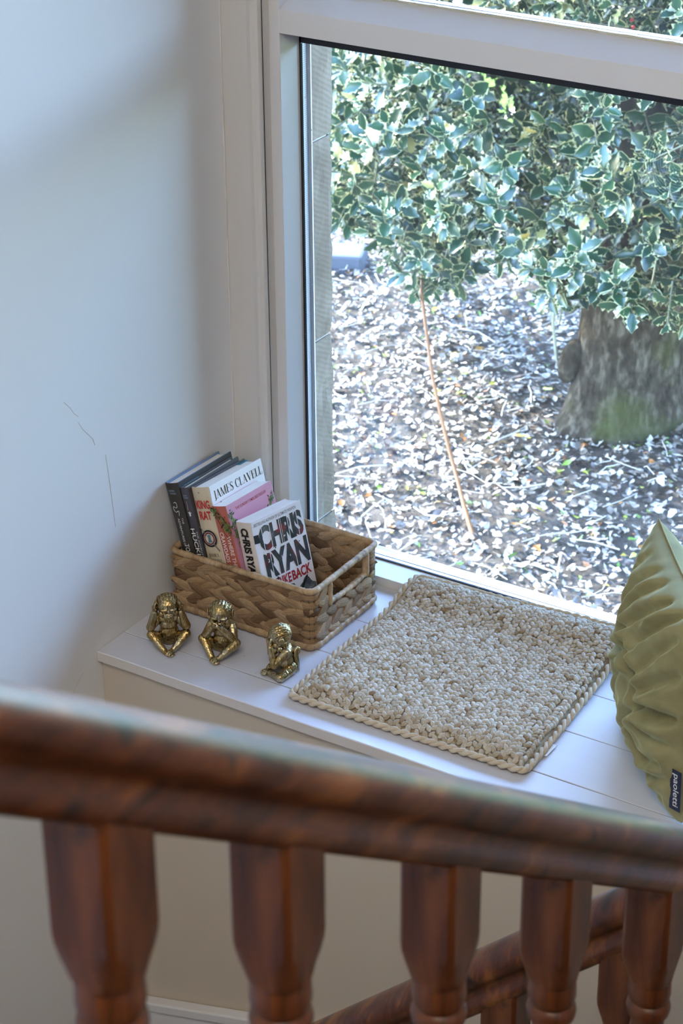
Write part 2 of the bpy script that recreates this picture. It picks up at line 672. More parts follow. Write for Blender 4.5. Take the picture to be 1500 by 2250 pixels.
MB().box((0.0005, 0.0115, ZF), (1.52, 0.03, -0.0205)).obj('front_panel', M_cream, seat)
MB().box((1.50, 0.0305, ZF), (1.52, 0.43, -0.019)).obj('end_panel', M_cream, seat)
for yj in ys[1:4]:
    MB().box((0.001, yj - .0005, -.017), (1.519, yj + .0005, -.0004)).obj('joint_gap', M_joint, seat)
MB().box((0.002, 0.012, -.0203), (1.5, .028, -.0182)).obj('joint_gap', M_dark, seat)

# sloping skirting at the foot of the seat front
sk = MB()
for (x0, x1) in ((0.002, 1.25),):
    za, zb = -.718 + .2845 * x0, -.718 + .2845 * x1
    for (h0, h1, yy) in ((-.10, -.020, -.006), (-.020, 0, -.012)):
        v = [(x0, .0112, za + h0), (x1, .0112, zb + h0), (x1, .0112, zb + h1), (x0, .0112, za + h1), (x0, yy, za + h0), (x1, yy, zb + h0), (x1, yy, zb + h1), (x0, yy, za + h1)]
        sk.add(v, [(4, 5, 6, 7), (3, 2, 1, 0), (0, 1, 5, 4), (2, 3, 7, 6), (1, 2, 6, 5), (3, 0, 4, 7)])
struct('baseboard_stairs', sk, M_trim, 0.003)

# ------------------------------------------------------------------ banisters
RP = [(0.0, 0.0), (0.014, -0.0012), (0.024, -0.006), (0.031, -0.014), (0.0325, -0.022), (0.030, -0.029), (0.0245, -0.034), (0.0215, -0.0375),
      (0.021, -0.042), (0.0225, -0.047), (0.0255, -0.051), (0.0265, -0.0555), (0.0255, -0.061), (0.022, -0.0655), (0.0, -0.0655)]
RPROF = RP + [(-a, b) for a, b in RP[-2:0:-1]]


def handrail(p0, p1, side, parent):
    p0, p1, side = Vector(p0), Vector(p1), Vector(side)
    d = (p1 - p0).normalized()
    upv = side.cross(d)
    if upv.z < 0:
        upv = -upv
    mb = MB()
    k = len(RPROF)
    ns = 12
    V = []
    for i in range(ns + 1):
        p = p0.lerp(p1, i / ns)
        for a, b in RPROF:
            V.append(p + side * a + upv * b)
    hz = Vector((d.x, d.y, 0)).normalized()      # plumb-cut ends
    for P, r0 in ((p0, 0), (p1, ns * k)):
        for j in range(r0, r0 + k):
            V[j] = V[j] + d * ((P - V[j]).dot(hz) / d.dot(hz))
    F = [(i * k + j, i * k + (j + 1) % k, (i + 1) * k + (j + 1) % k, (i + 1) * k + j) for i in range(ns) for j in range(k)]
    F += [tuple(range(k)), tuple(reversed(range(ns * k, ns * k + k)))]
    return mb.add(V, F).obj('handrail', M_wood, parent, True)


def baluster_mesh(slope, axis):
    # local z = 0 at the rail underside centre; hangs down
    s = 0.0245
    secs = []
    for z, r, e in ((0.03, s, 14), (-0.092, s, 14), (-0.100, s * .99, 9), (-0.110, s * .955, 5), (-0.120, s * .90, 3.4), (-0.127, s * .885, 2.6), (-0.1285, .0222, 2.0), (-0.130, .0205, 2),
                    (-0.136, .0215, 2), (-0.148, .0220, 2), (-0.152, .0212, 2), (-0.1535, .0188, 2), (-0.157, .0186, 2), (-0.1595, .0215, 2), (-0.166, .0228, 2), (-0.173, .0215, 2),
                    (-0.176, .0175, 2), (-0.19, .0170, 2), (-0.215, .0215, 2), (-0.25, .0240, 2), (-0.30, .0225, 2), (-0.37, .0175, 2), (-0.43, .0145, 2), (-0.47, .0140, 2), (-0.475, .0185, 2), (-0.49, .0185, 2),
                    (-0.495, .0165, 2), (-0.51, .0205, 2.6), (-0.525, s * .95, 5), (-0.535, s, 14), (-0.70, s, 14)):
        z = z + .016 if -.69 < z < 0 else z
        secs.append((z, r, e))
    n = 32
    V, F = [], []
    for z, r, e in secs:
        for j in range(n):
            an = 2 * math.pi * (j + .5) / n
            c, q = math.cos(an), math.sin(an)
            m = (abs(c) ** e + abs(q) ** e) ** (-1.0 / e)
            if e >= 9:
                m = min(m, 1.36)
            zt = .006 - slope * (r * m * (q if axis == 'y' else -c)) if z > 0 else z
            V.append((r * m * c, r * m * q, zt))
    for i in range(len(secs) - 1):
        for j in range(n):
            F.append((i * n + j, (i + 1) * n + j, (i + 1) * n + (j + 1) % n, i * n + (j + 1) % n))
    F += [tuple(range(n)), tuple(reversed(range((len(secs) - 1) * n, len(secs) * n)))]
    me = MB().add(V, F).mesh('baluster', M_wood2, True)
    try:
        me.set_sharp_from_angle(angle=R(38))
    except Exception:
        pass
    return me


BAL = baluster_mesh(.714, 'y')
BAL2 = baluster_mesh(.9375, 'x')


def newel(parent, x, y, zb, zt):
    mb = MB()
    mb.box((x - .045, y - .045, zb), (x + .045, y + .045, zt))
    mb.box((x - .055, y - .055, zt), (x + .055, y + .055, zt + .018))
    o = mb.obj('newel_post', M_wood2, parent, bevel=.004)
    c = MB().lathe([(.02, 0), (.03, .006), (.028, .014), (.036, .03), (.040, .048), (.034, .068), (.018, .082), (.003, .086)], 20, (x, y, zt + .018))
    c.obj('newel_cap', M_wood2, o, True)
    return o


def rz1(y):
    return 0.894 - 0.714 * (y + 1.129)


bn1 = empty('banister', (1.3, -1.5, rz1(-1.5) - .8))
tag(bn1, 'dark stained wooden banister crossing the foreground, sloping down to the right', 'banister')
bn1_inv = Vector(bn1.location)


def under(o, root):
    o.location = Vector(o.location) - Vector(root.location)
    return o


under(handrail((1.3, -2.7, rz1(-2.7)), (1.3, -.4855, rz1(-.4855)), (1, 0, 0), bn1), bn1)
for y in (-2.14, -1.94, -1.74, -1.546, -1.369, -1.149, -.943, -.717, -.545):
    o = link('baluster', BAL, bn1)
    o.location = (1.3, y, rz1(y) - .0785)
    under(o, bn1)
under(newel(bn1, 1.3, -.44, -1.2, rz1(-.44) + .05), bn1)
# string board below
st = MB()
v = []
for y in (-2.75, -.44):
    z = rz1(y) - .77
    for dx, dz in ((-.02, 0), (.02, 0), (.02, -.30), (-.02, -.30)):
        v.append((1.3 + dx, y, z + dz))
st.add(v, [(0, 1, 2, 3), (7, 6, 5, 4), (0, 4, 5, 1), (1, 5, 6, 2), (2, 6, 7, 3), (3, 7, 4, 0)])
under(st.obj('string_board', M_wood2, bn1), bn1)


def rz2(x):
    return 0.286 + 0.9375 * (x - 1.142)


bn2 = empty('banister', (0.8, -.47, rz2(.8) - .8))
tag(bn2, 'lower stained wooden banister climbing to the right, seen behind the front balusters', 'banister')
under(handrail((0.318, -.47, rz2(.318)), (1.251, -.47, rz2(1.251)), (0, 1, 0), bn2), bn2)
for x in (.42, .56, .71, .86, 1.012, 1.166):
    o = link('baluster', BAL2, bn2)
    o.location = (x, -.47, rz2(x) - .09)
    under(o, bn2)
under(newel(bn2, .27, -.47, -1.85, rz2(.30) + .06), bn2)
st = MB()
v = []
for x in (.318, 1.251):
    z = rz2(x) - .76
    for dy, dz in ((-.02, 0), (.02, 0), (.02, -.28), (-.02, -.28)):
        v.append((x, -.47 + dy, z + dz))
st.add(v, [(3, 2, 1, 0), (4, 5, 6, 7), (1, 5, 4, 0), (2, 6, 5, 1), (3, 7, 6, 2), (0, 4, 7, 3)])
under(st.obj('string_board', M_wood2, bn2), bn2)

# stair flight under the upper banister
fl = empty('stair_flight', (0, 0, 0))
fl['kind'] = 'structure'
for i in range(10):
    y = -.5 - .25 * (i + 1)
    z = rz1(y + .25) - .80 - .07
    MB().box((1.322, y, z - .2), (X1 - .01, y + .25, z)).obj('tread', M_wood2, fl, bevel=.004)


# ------------------------------------------------------------------ jute mat
def jute_mat(name, sc):
    t = NT(name)
    oi = t.n('ShaderNodeObjectInfo')
    at = t.n('ShaderNodeAttribute', attribute_name='tint')
    sm = t.n('ShaderNodeMath', operation='ADD')
    t.l(oi.outputs['Random'], sm.inputs[0])
    t.l(at.outputs['Fac'], sm.inputs[1])
    fr = t.n('ShaderNodeMath', operation='FRACT')
    t.l(sm.outputs[0], fr.inputs[0])
    c = t.ramp(fr.outputs[0], [(0.0, (.30, .21, .125)), (.04, (.45, .385, .29)), (.4, (.61, .57, .495)), (.75, (.68, .655, .60)), (1.0, (.50, .475, .40))])
    fine = t.noise(sc, 3, t.co((3.0, 1, 1) if sc < 50 else (1, 1, 1)))
    c = t.mix(t.ramp(fine, [(.3, (0, 0, 0)), (.7, (1, 1, 1))]), t.mix(1.0, c, (.62, .55, .46), 'MULTIPLY'), c)
    t.bump(fine, .5, .001)
    return t.set(color=c, rough=.75, spec=.25)


M_jute = jute_mat('jute', 380)
M_jute1 = jute_mat('jute_single', 1.6)
M_jbase = simple('jute_base', (.38, .31, .21), .9, var=.3, vs=120, bs=200)
FL, FR, BR, BL = Vector((.347, .043, 0)), Vector((.762, .051, 0)), Vector((.735, .476, 0)), Vector((.341, .450, 0))


def mat_xy(u, v):
    p = FL * (1 - u) * (1 - v) + FR * u * (1 - v) + BR * u * v + BL * (1 - u) * v
    return p.x, p.y


def lift(y):
    s = min(1, max(0, (y - .34) / .085))
    return .0162 * s * s * (3 - 2 * s)


def mat_h(u, v):
    e = min(u, 1 - u) * .41
    e = min(e, min(v, 1 - v) * .42)
    s = min(1, max(0, e - .004) / .045)
    return .007 + .0155 * (1 - (1 - s) ** 2.2) + .0016 * math.sin(u * 9 + 1) * math.sin(v * 7)


mat = empty('seat_mat', (.55, .26, 0))
tag(mat, 'square natural jute seat mat of thick braided knots with a twisted rope edge', 'mat')
MO = Vector(mat.location)
nu = nv = 40
V, F = [], []
for i in range(nu + 1):
    for j in range(nv + 1):
        u, v = .012 + .976 * i / nu, .012 + .976 * j / nv
        x, y = mat_xy(u, v)
        V.append((x - MO.x, y - MO.y, mat_h(u, v) - .0030 + lift(y)))
for i in range(nu):
    for j in range(nv):
        q = i * (nv + 1) + j
        F.append((q, q + nv + 1, q + nv + 2, q + 1))
nb_ = len(V)
for p in list(V):
    V.append((p[0], p[1], lift(p[1] + MO.y) + .0008))
for i in range(nu):
    for j in range(nv):
        q = nb_ + i * (nv + 1) + j
        F.append((q, q + 1, q + nv + 2, q + nv + 1))
rim = [i * (nv + 1) for i in range(nu + 1)] + [nu * (nv + 1) + j for j in range(1, nv + 1)] + [i * (nv + 1) + nv for i in range(nu - 1, -1, -1)] + [j for j in range(nv - 1, 0, -1)]
for a in range(len(rim)):
    b = (a + 1) % len(rim)
    F.append((rim[b], rim[a], rim[a] + nb_, rim[b] + nb_))
np_obj('backing', V, F, M_jbase, mat, True)


def knot_arrays(n=8, m=5):
    k = MB().ell((0, 0, 0), (1, 1, 1), n, m)
    P = np.array(k.v)
    # lens-like lobe: pinched ends
    P[:, 0] *= 1 - .35 * np.abs(P[:, 1]) ** 2
    return P, k.f


KP, KF = knot_arrays()
knots = []
NUk, NVk = 50, 44
for i in range(NUk):
    for j in range(NVk):
        u = .022 + .956 * (i + .5) / NUk + random.gauss(0, .0020)
        v = .016 + .968 * (j + (.25 if i % 2 else .75)) / NVk + random.gauss(0, .0025)
        if not (.012 < u < .988 and .012 < v < .988):
            continue
        x, y = mat_xy(u, v)
        z = mat_h(u, v) + lift(y) + random.gauss(.0004, .0006)
        du, dv = .002, .002
        gx = (mat_h(min(1, u + du), v) - mat_h(u - du, v)) / (2 * du * .41)
        gy = (mat_h(u, min(1, v + dv)) - mat_h(u, v - dv)) / (2 * dv * .42)
        ang = R(38) * (1 if i % 2 else -1) + random.gauss(0, .20)
        sc = random.uniform(.86, 1.16)
        M = Matrix.Translation((x - MO.x, y - MO.y, z)) @ Matrix.Rotation(-math.atan(gx), 4, 'Y') @ Matrix.Rotation(math.atan(gy), 4, 'X') @ Matrix.Rotation(ang, 4, 'Z') @ \
            Matrix.Rotation(random.gauss(.18, .12), 4, 'X') @ Matrix.Diagonal((.0047 * sc, .0072 * sc, .0037 * sc, 1))
        col_band = .16 * math.sin(i * .9) + .1 * math.sin(i * .31 + 1)
        knots.append((y, M, (random.random() * .78 + .14 + .6 * col_band) % 1.0 if random.random() > .03 else .02))
knots.sort(key=lambda k: k[0])
kme = bpy.data.meshes.new('knot')
kme.from_pydata(KP.tolist(), [], KF)
kme.materials.append(M_jute1)
kme.polygons.foreach_set('use_smooth', [True] * len(KF))
for y, M, tnt in knots[:280]:
    o = link('knot', kme, mat)
    o.matrix_local = M
V, F, T = [], [], []
for y, M, tnt in knots[280:]:
    A = np.array(M)
    b = len(V)
    V += (KP @ A[:3, :3].T + A[:3, 3]).tolist()
    F += [tuple(q + b for q in f) for f in KF]
    T += [tnt] * len(KP)
np_obj('woven_knots', V, F, M_jute, mat, True, 'stuff', {'tint': T})

# twisted rope edge
per = []
for a, b, m in ((FL, FR, 60), (FR, BR, 60), (BR, BL, 60), (BL, FL, 60)):
    for i in range(m):
        per.append(a.lerp(b, i / m))
cen = Vector((.546, .255, 0))
P = []
for it in range(4):
    per = [(per[i - 1] + per[i] * 2 + per[(i + 1) % len(per)]) / 4 for i in range(len(per))]
rp = []
L = 0
for i in range(len(per)):
    a, b = per[i], per[(i + 1) % len(per)]
    for k in range(3):
        rp.append(a.lerp(b, k / 3))
mb = MB()
nrp = len(rp)
for ph in (0, math.pi):
    pts = []
    for i, p in enumerate(rp):
        t = (rp[(i + 1) % nrp] - rp[i - 1]).normalized()
        nn = Vector((t.y, -t.x, 0))
        an = 2 * math.pi * 50 * i / nrp + ph
        q = p + nn * (.0026 * math.cos(an)) + Vector((0, 0, .0086 + lift(p.y) + 0.0026 * math.sin(an) + .0010 * math.sin(i * .05)))
        pts.append(q - MO)
    mb.tube(pts, [.0036 + .0005 * math.sin(i * .7) for i in range(nrp)], 7, closed=True)
me = mb.mesh('rope_edge', simple('jute_rope', (.52, .44, .325), .8, var=.22, vs=160, bs=300, bstr=.5), True)
link('rope_edge', me, mat)
# loose fibres
mb = MB()
for i in range(170):
    if i < 110:
        p = rp[random.randrange(nrp)]
        p = Vector((p.x - MO.x, p.y - MO.y, .008 + lift(p.y)))
    else:
        M = random.choice(knots)[1]
        p = M.translation + Vector((0, 0, .003))
    d = Vector((random.gauss(0, 1), random.gauss(0, 1), random.uniform(-.3, .8))).normalized()
    l = random.uniform(.004, .011)
    c = Vector((random.gauss(0, .003), random.gauss(0, .003), random.gauss(0, .001)))
    e = p + d * l
    e.z = max(e.z, .0012)
    mid = p + d * l * .5 + c
    mid.z = max(mid.z, .001)
    mb.tube([p, mid, e], .00022, 3)
mb.obj('loose_fibres', simple('jute_fibre', (.66, .55, .40), .8), mat, kind='stuff')
# white care label under the right edge
MB().box((.756 - MO.x, .112 - MO.y, .0030), (.7665 - MO.x, .146 - MO.y, .0038)).obj('care_label', simple('label_cloth', (.78, .79, .8), .6), mat)['label'] = 'small white care label'


# ------------------------------------------------------------------ basket
def hyacinth(name, sc, st, bd):
    t = NT(name)
    oi = t.n('ShaderNodeObjectInfo')
    base = t.ramp(oi.outputs['Random'], [(0, (.16, .085, .042)), (.2, (.32, .195, .098)), (.5, (.45, .29, .152)), (.8, (.56, .385, .215)), (1, (.36, .23, .125))])
    if sc > 10:
        base = t.mix(1.0, base, (.72, .70, .66), 'MULTIPLY')
    fib = t.noise(sc, 5, t.co(st), .65)
    c = t.mix(t.ramp(fib, [(.30, (0, 0, 0)), (.60, (1, 1, 1))]), t.mix(1.0, base, (.55, .46, .40), 'MULTIPLY'), base)
    t.bump(fib, .45, bd)
    return t.set(color=c, rough=.55, spec=.35)


M_hy = hyacinth('water_hyacinth', 1.3, (.7, 5, 5), .25)
M_hyc = hyacinth('water_hyacinth_corner', 60, (.4, .4, 4), .0012)
M_liner = simple('gap_shade_liner', (.075, .045, .025), .95)


def strand_mesh(seed, bend=None):
    rr = random.Random(seed)
    ns, n = 7, 8
    V, F = [], []
    for i in range(ns):
        t = i / (ns - 1) * 2 - 1
        w = (1 - abs(t) ** 1.9) ** .75 if abs(t) < 1 else 0
        w = max(w, .16)
        sx = t
        for j in range(n):
            an = 2 * math.pi * j / n
            cy, cz = math.cos(an), math.sin(an)
            cr = 1 + (.10 if j % 2 else -.08)
            V.append((sx * (1 if j % 2 else .97), cy * w * cr + .25 * (t * t - .4), cz * w * cr + .05 * rr.gauss(0, 1) + .14 * t * t * (1 if seed % 2 else -1)))
    for i in range(ns - 1):
        for j in range(n):
            F.append((i * n + j, (i + 1) * n + j, (i + 1) * n + (j + 1) % n, i * n + (j + 1) % n))
    F += [tuple(range(n)), tuple(reversed(range((ns - 1) * n, ns * n)))]
    return MB().add(V, F).mesh('strand', M_hy, True)


SM = [strand_mesh(i) for i in range(6)]
BX0, BX1, BY0, BY1, BH = .026, .302, .182, .378, .117
bk = empty('basket', ((BX0 + BX1) / 2, (BY0 + BY1) / 2, 0.0009))
tag(bk, 'rectangular woven water hyacinth basket with a side handle hole, holding books', 'basket')
BO = Vector((bk.location.x, bk.location.y, 0))
# (origin, along, inward normal, length)
faces = [((BX0, BY0), (1, 0), (0, 1), BX1 - BX0, 0), ((BX1, BY0), (0, 1), (-1, 0), BY1 - BY0, 1), ((BX0, BY1), (1, 0), (0, -1), BX1 - BX0, 2), ((BX0, BY0), (0, 1), (1, 0), BY1 - BY0, 3)]
HY0, HY1, HZ = .055, .160, .068    # handle hole on the right face, along/height
for (ox, oy), (ax, ay), (nx_, ny_), L, fi in faces:
    rows = 6
    pitch = .0162
    for r in range(rows):
        z = .0190 + pitch * r * .97
        sgn = 1 if r % 2 else -1
        step = .0315
        cnt = int(L / step)
        for k in range(cnt + 1):
            s = (k + (.5 if r % 2 else .1) + random.gauss(0, .05)) * L / (cnt + .6)
            s = min(max(s, .030), L - .030)
            if fi in (1, 3) and z > HZ - .006 and HY0 - .016 < s < HY1 + .016:
                continue
            X = Vector((ax, ay, 0))
            N = Vector((-nx_, -ny_, 0))
            B = Matrix((X, N, Vector((0, 0, 1)))).transposed().to_4x4()
            a = sgn * R(min(26, 21 + random.gauss(0, 3)))
            M = Matrix.Translation(Vector((ox + ax * s - BO.x, oy + ay * s - BO.y, z + random.gauss(0, .0008)))) @ B @ Matrix.Rotation(-a, 4, 'Y') @ Matrix.Rotation(R(-5 + random.gauss(0, 2)) , 4, 'Z') @ \
                Matrix.Diagonal(((.0315 if fi % 2 == 0 else .0275) * random.uniform(.9, 1.12), random.uniform(.0058, .0074), .0112 * random.uniform(.88, 1.14), 1))
            o = link('strand', random.choice(SM), bk)
            o.matrix_local = M
# strands bent round the corners
cmesh = []
for sd in range(4):
    rr = random.Random(50 + sd)
    V, F = [], []
    path = []
    rad = .010
    for d in (.024, .016, .010):
        path.append((-d - 0, 0.0))
    path = [(-.026, 0), (-.018, 0), (-.010, 0), (-.003, .003), (0, .010), (0, .018), (0, .026)]
    nn = [(0, -1), (0, -1), (.2, -1), (.7, -.7), (1, -.2), (1, 0), (1, 0)]
    for i, ((px_, py_), (qx, qy)) in enumerate(zip(path, nn)):
        w = [.35, .8, 1, 1, 1, .8, .35][i]
        l = math.hypot(qx, qy)
        for j in range(8):
            an = 2 * math.pi * j / 8
            cr = 1 + (.1 if j % 2 else -.08)
            V.append((px_ + qx / l * .0042 * w * math.cos(an) * cr, py_ + qy / l * .0042 * w * math.cos(an) * cr, .0080 * w * math.sin(an) * cr + (i - 3) * rr.gauss(0, .0007)))
    for i in range(6):
        for j in range(8):
            F.append((i * 8 + j, i * 8 + (j + 1) % 8, (i + 1) * 8 + (j + 1) % 8, (i + 1) * 8 + j))
    F += [tuple(reversed(range(8))), tuple(range(48, 56))]
    cmesh.append(MB().add(V, F).mesh('corner_strand', M_hyc, True))
for (cx, cy, rz) in ((BX1, BY0, 0), (BX1, BY1, 90), (BX0, BY1, 180), (BX0, BY0, 270)):
    for r in range(7):
        o = link('corner_strand', random.choice(cmesh), bk)
        o.location = (cx - BO.x, cy - BO.y, .016 + .0138 * r + random.gauss(0, .0006))
        o.rotation_euler = (0, 0, R(rz))


def rrect(x0, x1, y0, y1, r, z, m=6, step=.004):
    pts = []
    for cx, cy, a0 in ((x1 - r, y0 + r, -90), (x1 - r, y1 - r, 0), (x0 + r, y1 - r, 90), (x0 + r, y0 + r, 180)):
        for i in range(m + 1):
            a = R(a0 + 90 * i / m)
            pts.append(Vector((cx + r * math.cos(a), cy + r * math.sin(a), z)))
    out = []
    for i in range(len(pts)):
        a, b = pts[i], pts[(i + 1) % len(pts)]
        k = max(1, int((b - a).length / step))
        for j in range(k):
            out.append(a.lerp(b, j / k))
    return out


def wrapped(pts, r, period, name, amp=.12, closed=True):
    fine = []
    rad = []
    n = len(pts)
    for i, p in enumerate(pts):
        fine.append(Vector(p) - BO)
        rad.append(r * (1 - amp * (1 if (i % period) == 0 else 0) + .05 * math.sin(i * .37)))
    mb = MB().tube(fine, rad, 9, closed=closed)
    return mb.obj(name, M_hyw, bk, True)


def hyw():
    t = NT('wrapped_hyacinth')
    n1 = t.noise(55, 3, t.co((1, 1, .4)), .6)
    c = t.ramp(n1, [(.28, (.15, .085, .042)), (.45, (.34, .225, .12)), (.62, (.46, .32, .185)), (.8, (.24, .145, .07))])
    t.bump(t.noise(180, 3), .4, .001)
    return t.set(color=c, rough=.5, spec=.4)


M_hyw = hyw()
wrapped(rrect(BX0 - .002, BX1 + .002, BY0 - .002, BY1 + .002, .014, BH - .006, step=.0028), .0056, 4, 'rim')
wrapped(rrect(BX0 - .001, BX1 + .001, BY0 - .001, BY1 + .001, .016, .0078, step=.0040), .0074, 4, 'bottom_coil', .22)
for fx in (BX1, BX0):
    wrapped([(fx, BY0 + HY0 - .004 + i * (HY1 - HY0 + .008) / 30, HZ + .0015 - .004 * math.sin(math.pi * i / 30)) for i in range(31)], .0052, 3, 'handle_bar', .2, False)
    for s in (HY0 - .004, HY1 + .004):
        wrapped([(fx, BY0 + s, HZ - .004 + i * .0055) for i in range(9)], .0062, 4, 'handle_post', .12, False)
liner = MB()  # dark liner and base; liner added so gaps in the weave read as shade
tk = .0012
liner.box((BX0 + .004, BY0 - tk, .004), (BX1 - .004, BY0 + tk, .108), 0, Matrix.Translation(-BO))
liner.box((BX0 + .004, BY1 - tk, .004), (BX1 - .004, BY1 + tk, .108), 0, Matrix.Translation(-BO))
for fx in (BX0, BX1):
    liner.box((fx - tk, BY0 + .004, .004), (fx + tk, BY0 + HY0 - .004, .108), 0, Matrix.Translation(-BO))
    liner.box((fx - tk, BY0 + HY0 - .004, .004), (fx + tk, BY0 + HY1 + .004, HZ), 0, Matrix.Translation(-BO))
    liner.box((fx - tk, BY0 + HY1 + .004, .004), (fx + tk, BY1 - .004, .108), 0, Matrix.Translation(-BO))
liner.box((BX0 + .004, BY0 + .004, .0025), (BX1 - .004, BY1 - .004, .0050), 0, Matrix.Translation(-BO))
liner.obj('gap_shade_liner', M_liner, bk)


# ------------------------------------------------------------------ lettering
def text2d(body, bold=0.0, shear=0.0, spacing=1.0):
    cu = bpy.data.curves.new('lettering', 'FONT')
    cu.body = body
    cu.resolution_u = 3
    cu.offset = bold
    cu.shear = shear
    cu.space_character = spacing
    ob = bpy.data.objects.new('lettering', cu)
    me = bpy.data.meshes.new_from_object(ob)
    V = [(v.co.x, v.co.y) for v in me.vertices]
    F = [tuple(p.vertices) for p in me.polygons]
    bpy.data.objects.remove(ob)
    bpy.data.meshes.remove(me)
    return V, F


SERIF = {}


def _st(p, q, w):          # stroke with horizontal width w
    return [(p[0] - w / 2, p[1]), (p[0] + w / 2, p[1]), (q[0] + w / 2, q[1]), (q[0] - w / 2, q[1])]


def _hb(x0, x1, y, h=.035):
    return [(x0, y), (x1, y), (x1, y + h), (x0, y + h)]


def _arc(pts, ws):
    out = []
    for i in range(len(pts) - 1):
        (x0, y0), (x1, y1) = pts[i], pts[i + 1]
        l = math.hypot(x1 - x0, y1 - y0) or 1
        nx, ny = -(y1 - y0) / l, (x1 - x0) / l
        a, b = ws[i] / 2, ws[i + 1] / 2
        out.append([(x0 + nx * a, y0 + ny * a), (x1 + nx * b, y1 + ny * b), (x1 - nx * b, y1 - ny * b), (x0 - nx * a, y0 - ny * a)])
    return out


SERIF['J'] = (.42, [_st((.28, .0), (.28, 1), .14), _hb(.14, .42, .965)] + _arc([(.33, .08), (.28, -.08), (.18, -.16), (.08, -.15)], [.1, .1, .06, .08]))
SERIF['A'] = (.78, [_st((.12, 0), (.38, 1), .045), _st((.64, 0), (.38, 1), .15), _hb(.0, .24, 0), _hb(.50, .78, 0), _hb(.2, .54, .33)])
SERIF['M'] = (1.0, [_st((.13, 0), (.13, 1), .045), _st((.16, 1), (.48, 0), .14), _st((.48, 0), (.80, 1), .045), _st((.84, 0), (.84, 1), .15), _hb(0, .26, 0), _hb(.70, .98, 0), _hb(.02, .2, .965), _hb(.78, .98, .965)])
SERIF['E'] = (.64, [_st((.16, 0), (.16, 1), .15), _hb(.02, .58, 0), _hb(.02, .56, .965), _hb(.2, .44, .49), _st((.57, 0), (.57, .24), .04), _st((.55, .78), (.55, 1), .04), _st((.43, .40), (.43, .62), .035)])
SERIF['S'] = (.58, _arc([(.48, .74), (.46, .92), (.30, 1.0), (.13, .93), (.10, .75), (.22, .58), (.38, .46), (.50, .28), (.44, .07), (.27, 0), (.10, .07), (.06, .28)], [.04, .05, .05, .08, .13, .16, .16, .14, .08, .05, .05, .04]) + [_st((.49, .72), (.49, 1), .03), _st((.06, 0), (.06, .28), .03)])
SERIF['C'] = (.74, _arc([(.66, .70), (.60, .90), (.44, 1.0), (.26, .95), (.13, .76), (.10, .5), (.13, .24), (.26, .05), (.44, 0), (.60, .10), (.67, .30)], [.04, .05, .05, .09, .14, .16, .14, .09, .05, .05, .04]) + [_st((.67, .68), (.67, 1), .035)])
SERIF['L'] = (.62, [_st((.16, 0), (.16, 1), .15), _hb(.02, .58, 0), _hb(.02, .32, .965), _st((.57, 0), (.57, .28), .04)])
SERIF['V'] = (.78, [_st((.40, 0), (.13, 1), .15), _st((.40, 0), (.66, 1), .045), _hb(.0, .28, .965), _hb(.54, .78, .965)])
SERIF[' '] = (.30, [])


def serif2d(body, gap=.03):
    V, F = [], []
    x = 0
    for ch in body:
        w, qs = SERIF[ch]
        for q in qs:
            b = len(V)
            V += [(x + a, c) for a, c in q]
            F.append((b, b + 1, b + 2, b + 3))
        x += w + gap
    return V, F


def put(parent, vf, rect, frame, mat, lift_=.0004, name='lettering'):
    """flat print: fit 2-D shapes to a rectangle (x0, y0, x1, y1) of a face; frame = (origin, X, Y, N)"""
    V, F = vf
    A = np.array(V)
    lo, hi = A.min(0), A.max(0)
    x0, y0, x1, y1 = rect
    o, X, Y, N = [Vector(q) for q in frame]
    P = []
    for a in A:
        u = x0 + (x1 - x0) * (a[0] - lo[0]) / max(1e-9, hi[0] - lo[0])
        v = y0 + (y1 - y0) * (a[1] - lo[1]) / max(1e-9, hi[1] - lo[1])
        P.append(o + X * u + Y * v + N * lift_)
    return MB().add(P, F).obj(name, mat, parent)


def ink(name, c, rough=.5):
    t = NT(name)
    return t.set(color=c, rough=rough, spec=.4)


I_black, I_white, I_red = ink('ink_black', (.012, .012, .015)), ink('ink_white', (.72, .73, .74)), ink('ink_red', (.50, .025, .03))
I_blue, I_grey, I_pinkish = ink('ink_blue', (.30, .42, .62)), ink('ink_grey', (.16, .16, .17)), ink('ink_cream', (.82, .66, .60))
I_dred = ink('ink_dark_red', (.34, .02, .03))
I_green, I_dgreen, I_lgreen = ink('ink_green', (.055, .12, .035)), ink('ink_dark_green', (.02, .03, .014)), ink('ink_light_green', (.16, .27, .08))


def grunge_ink():
    t = NT('distressed_ink')
    v = t.co()
    n = t.noise(45, 5, v)
    c = t.ramp(n, [(.3, (.012, .013, .016)), (.6, (.04, .045, .045)), (.75, (.13, .13, .13))])
    big = t.noise(26, 2, v)
    c = t.mix(t.ramp(big, [(.56, (0, 0, 0)), (.74, (1, 1, 1))]), c, (.26, .016, .016))
    return t.set(color=c, rough=.45)


I_grunge = grunge_ink()


def pages():
    t = NT('page_edges')
    w = t.n('ShaderNodeTexWave', wave_type='BANDS', bands_direction='X')
    w.inputs['Scale'].default_value = 260
    w.inputs['Distortion'].default_value = 1.0
    t.l(t.co(), w.inputs['Vector'])
    c = t.mix(w.outputs['Fac'], (.62, .585, .53), (.80, .78, .745))
    t.bump(w.outputs['Fac'], .25, .001)
    return t.set(color=c, rough=.8, spec=.2)


M_pages = pages()
M_pages2 = simple('white_page_edges', (.80, .79, .78), .8, var=.04)


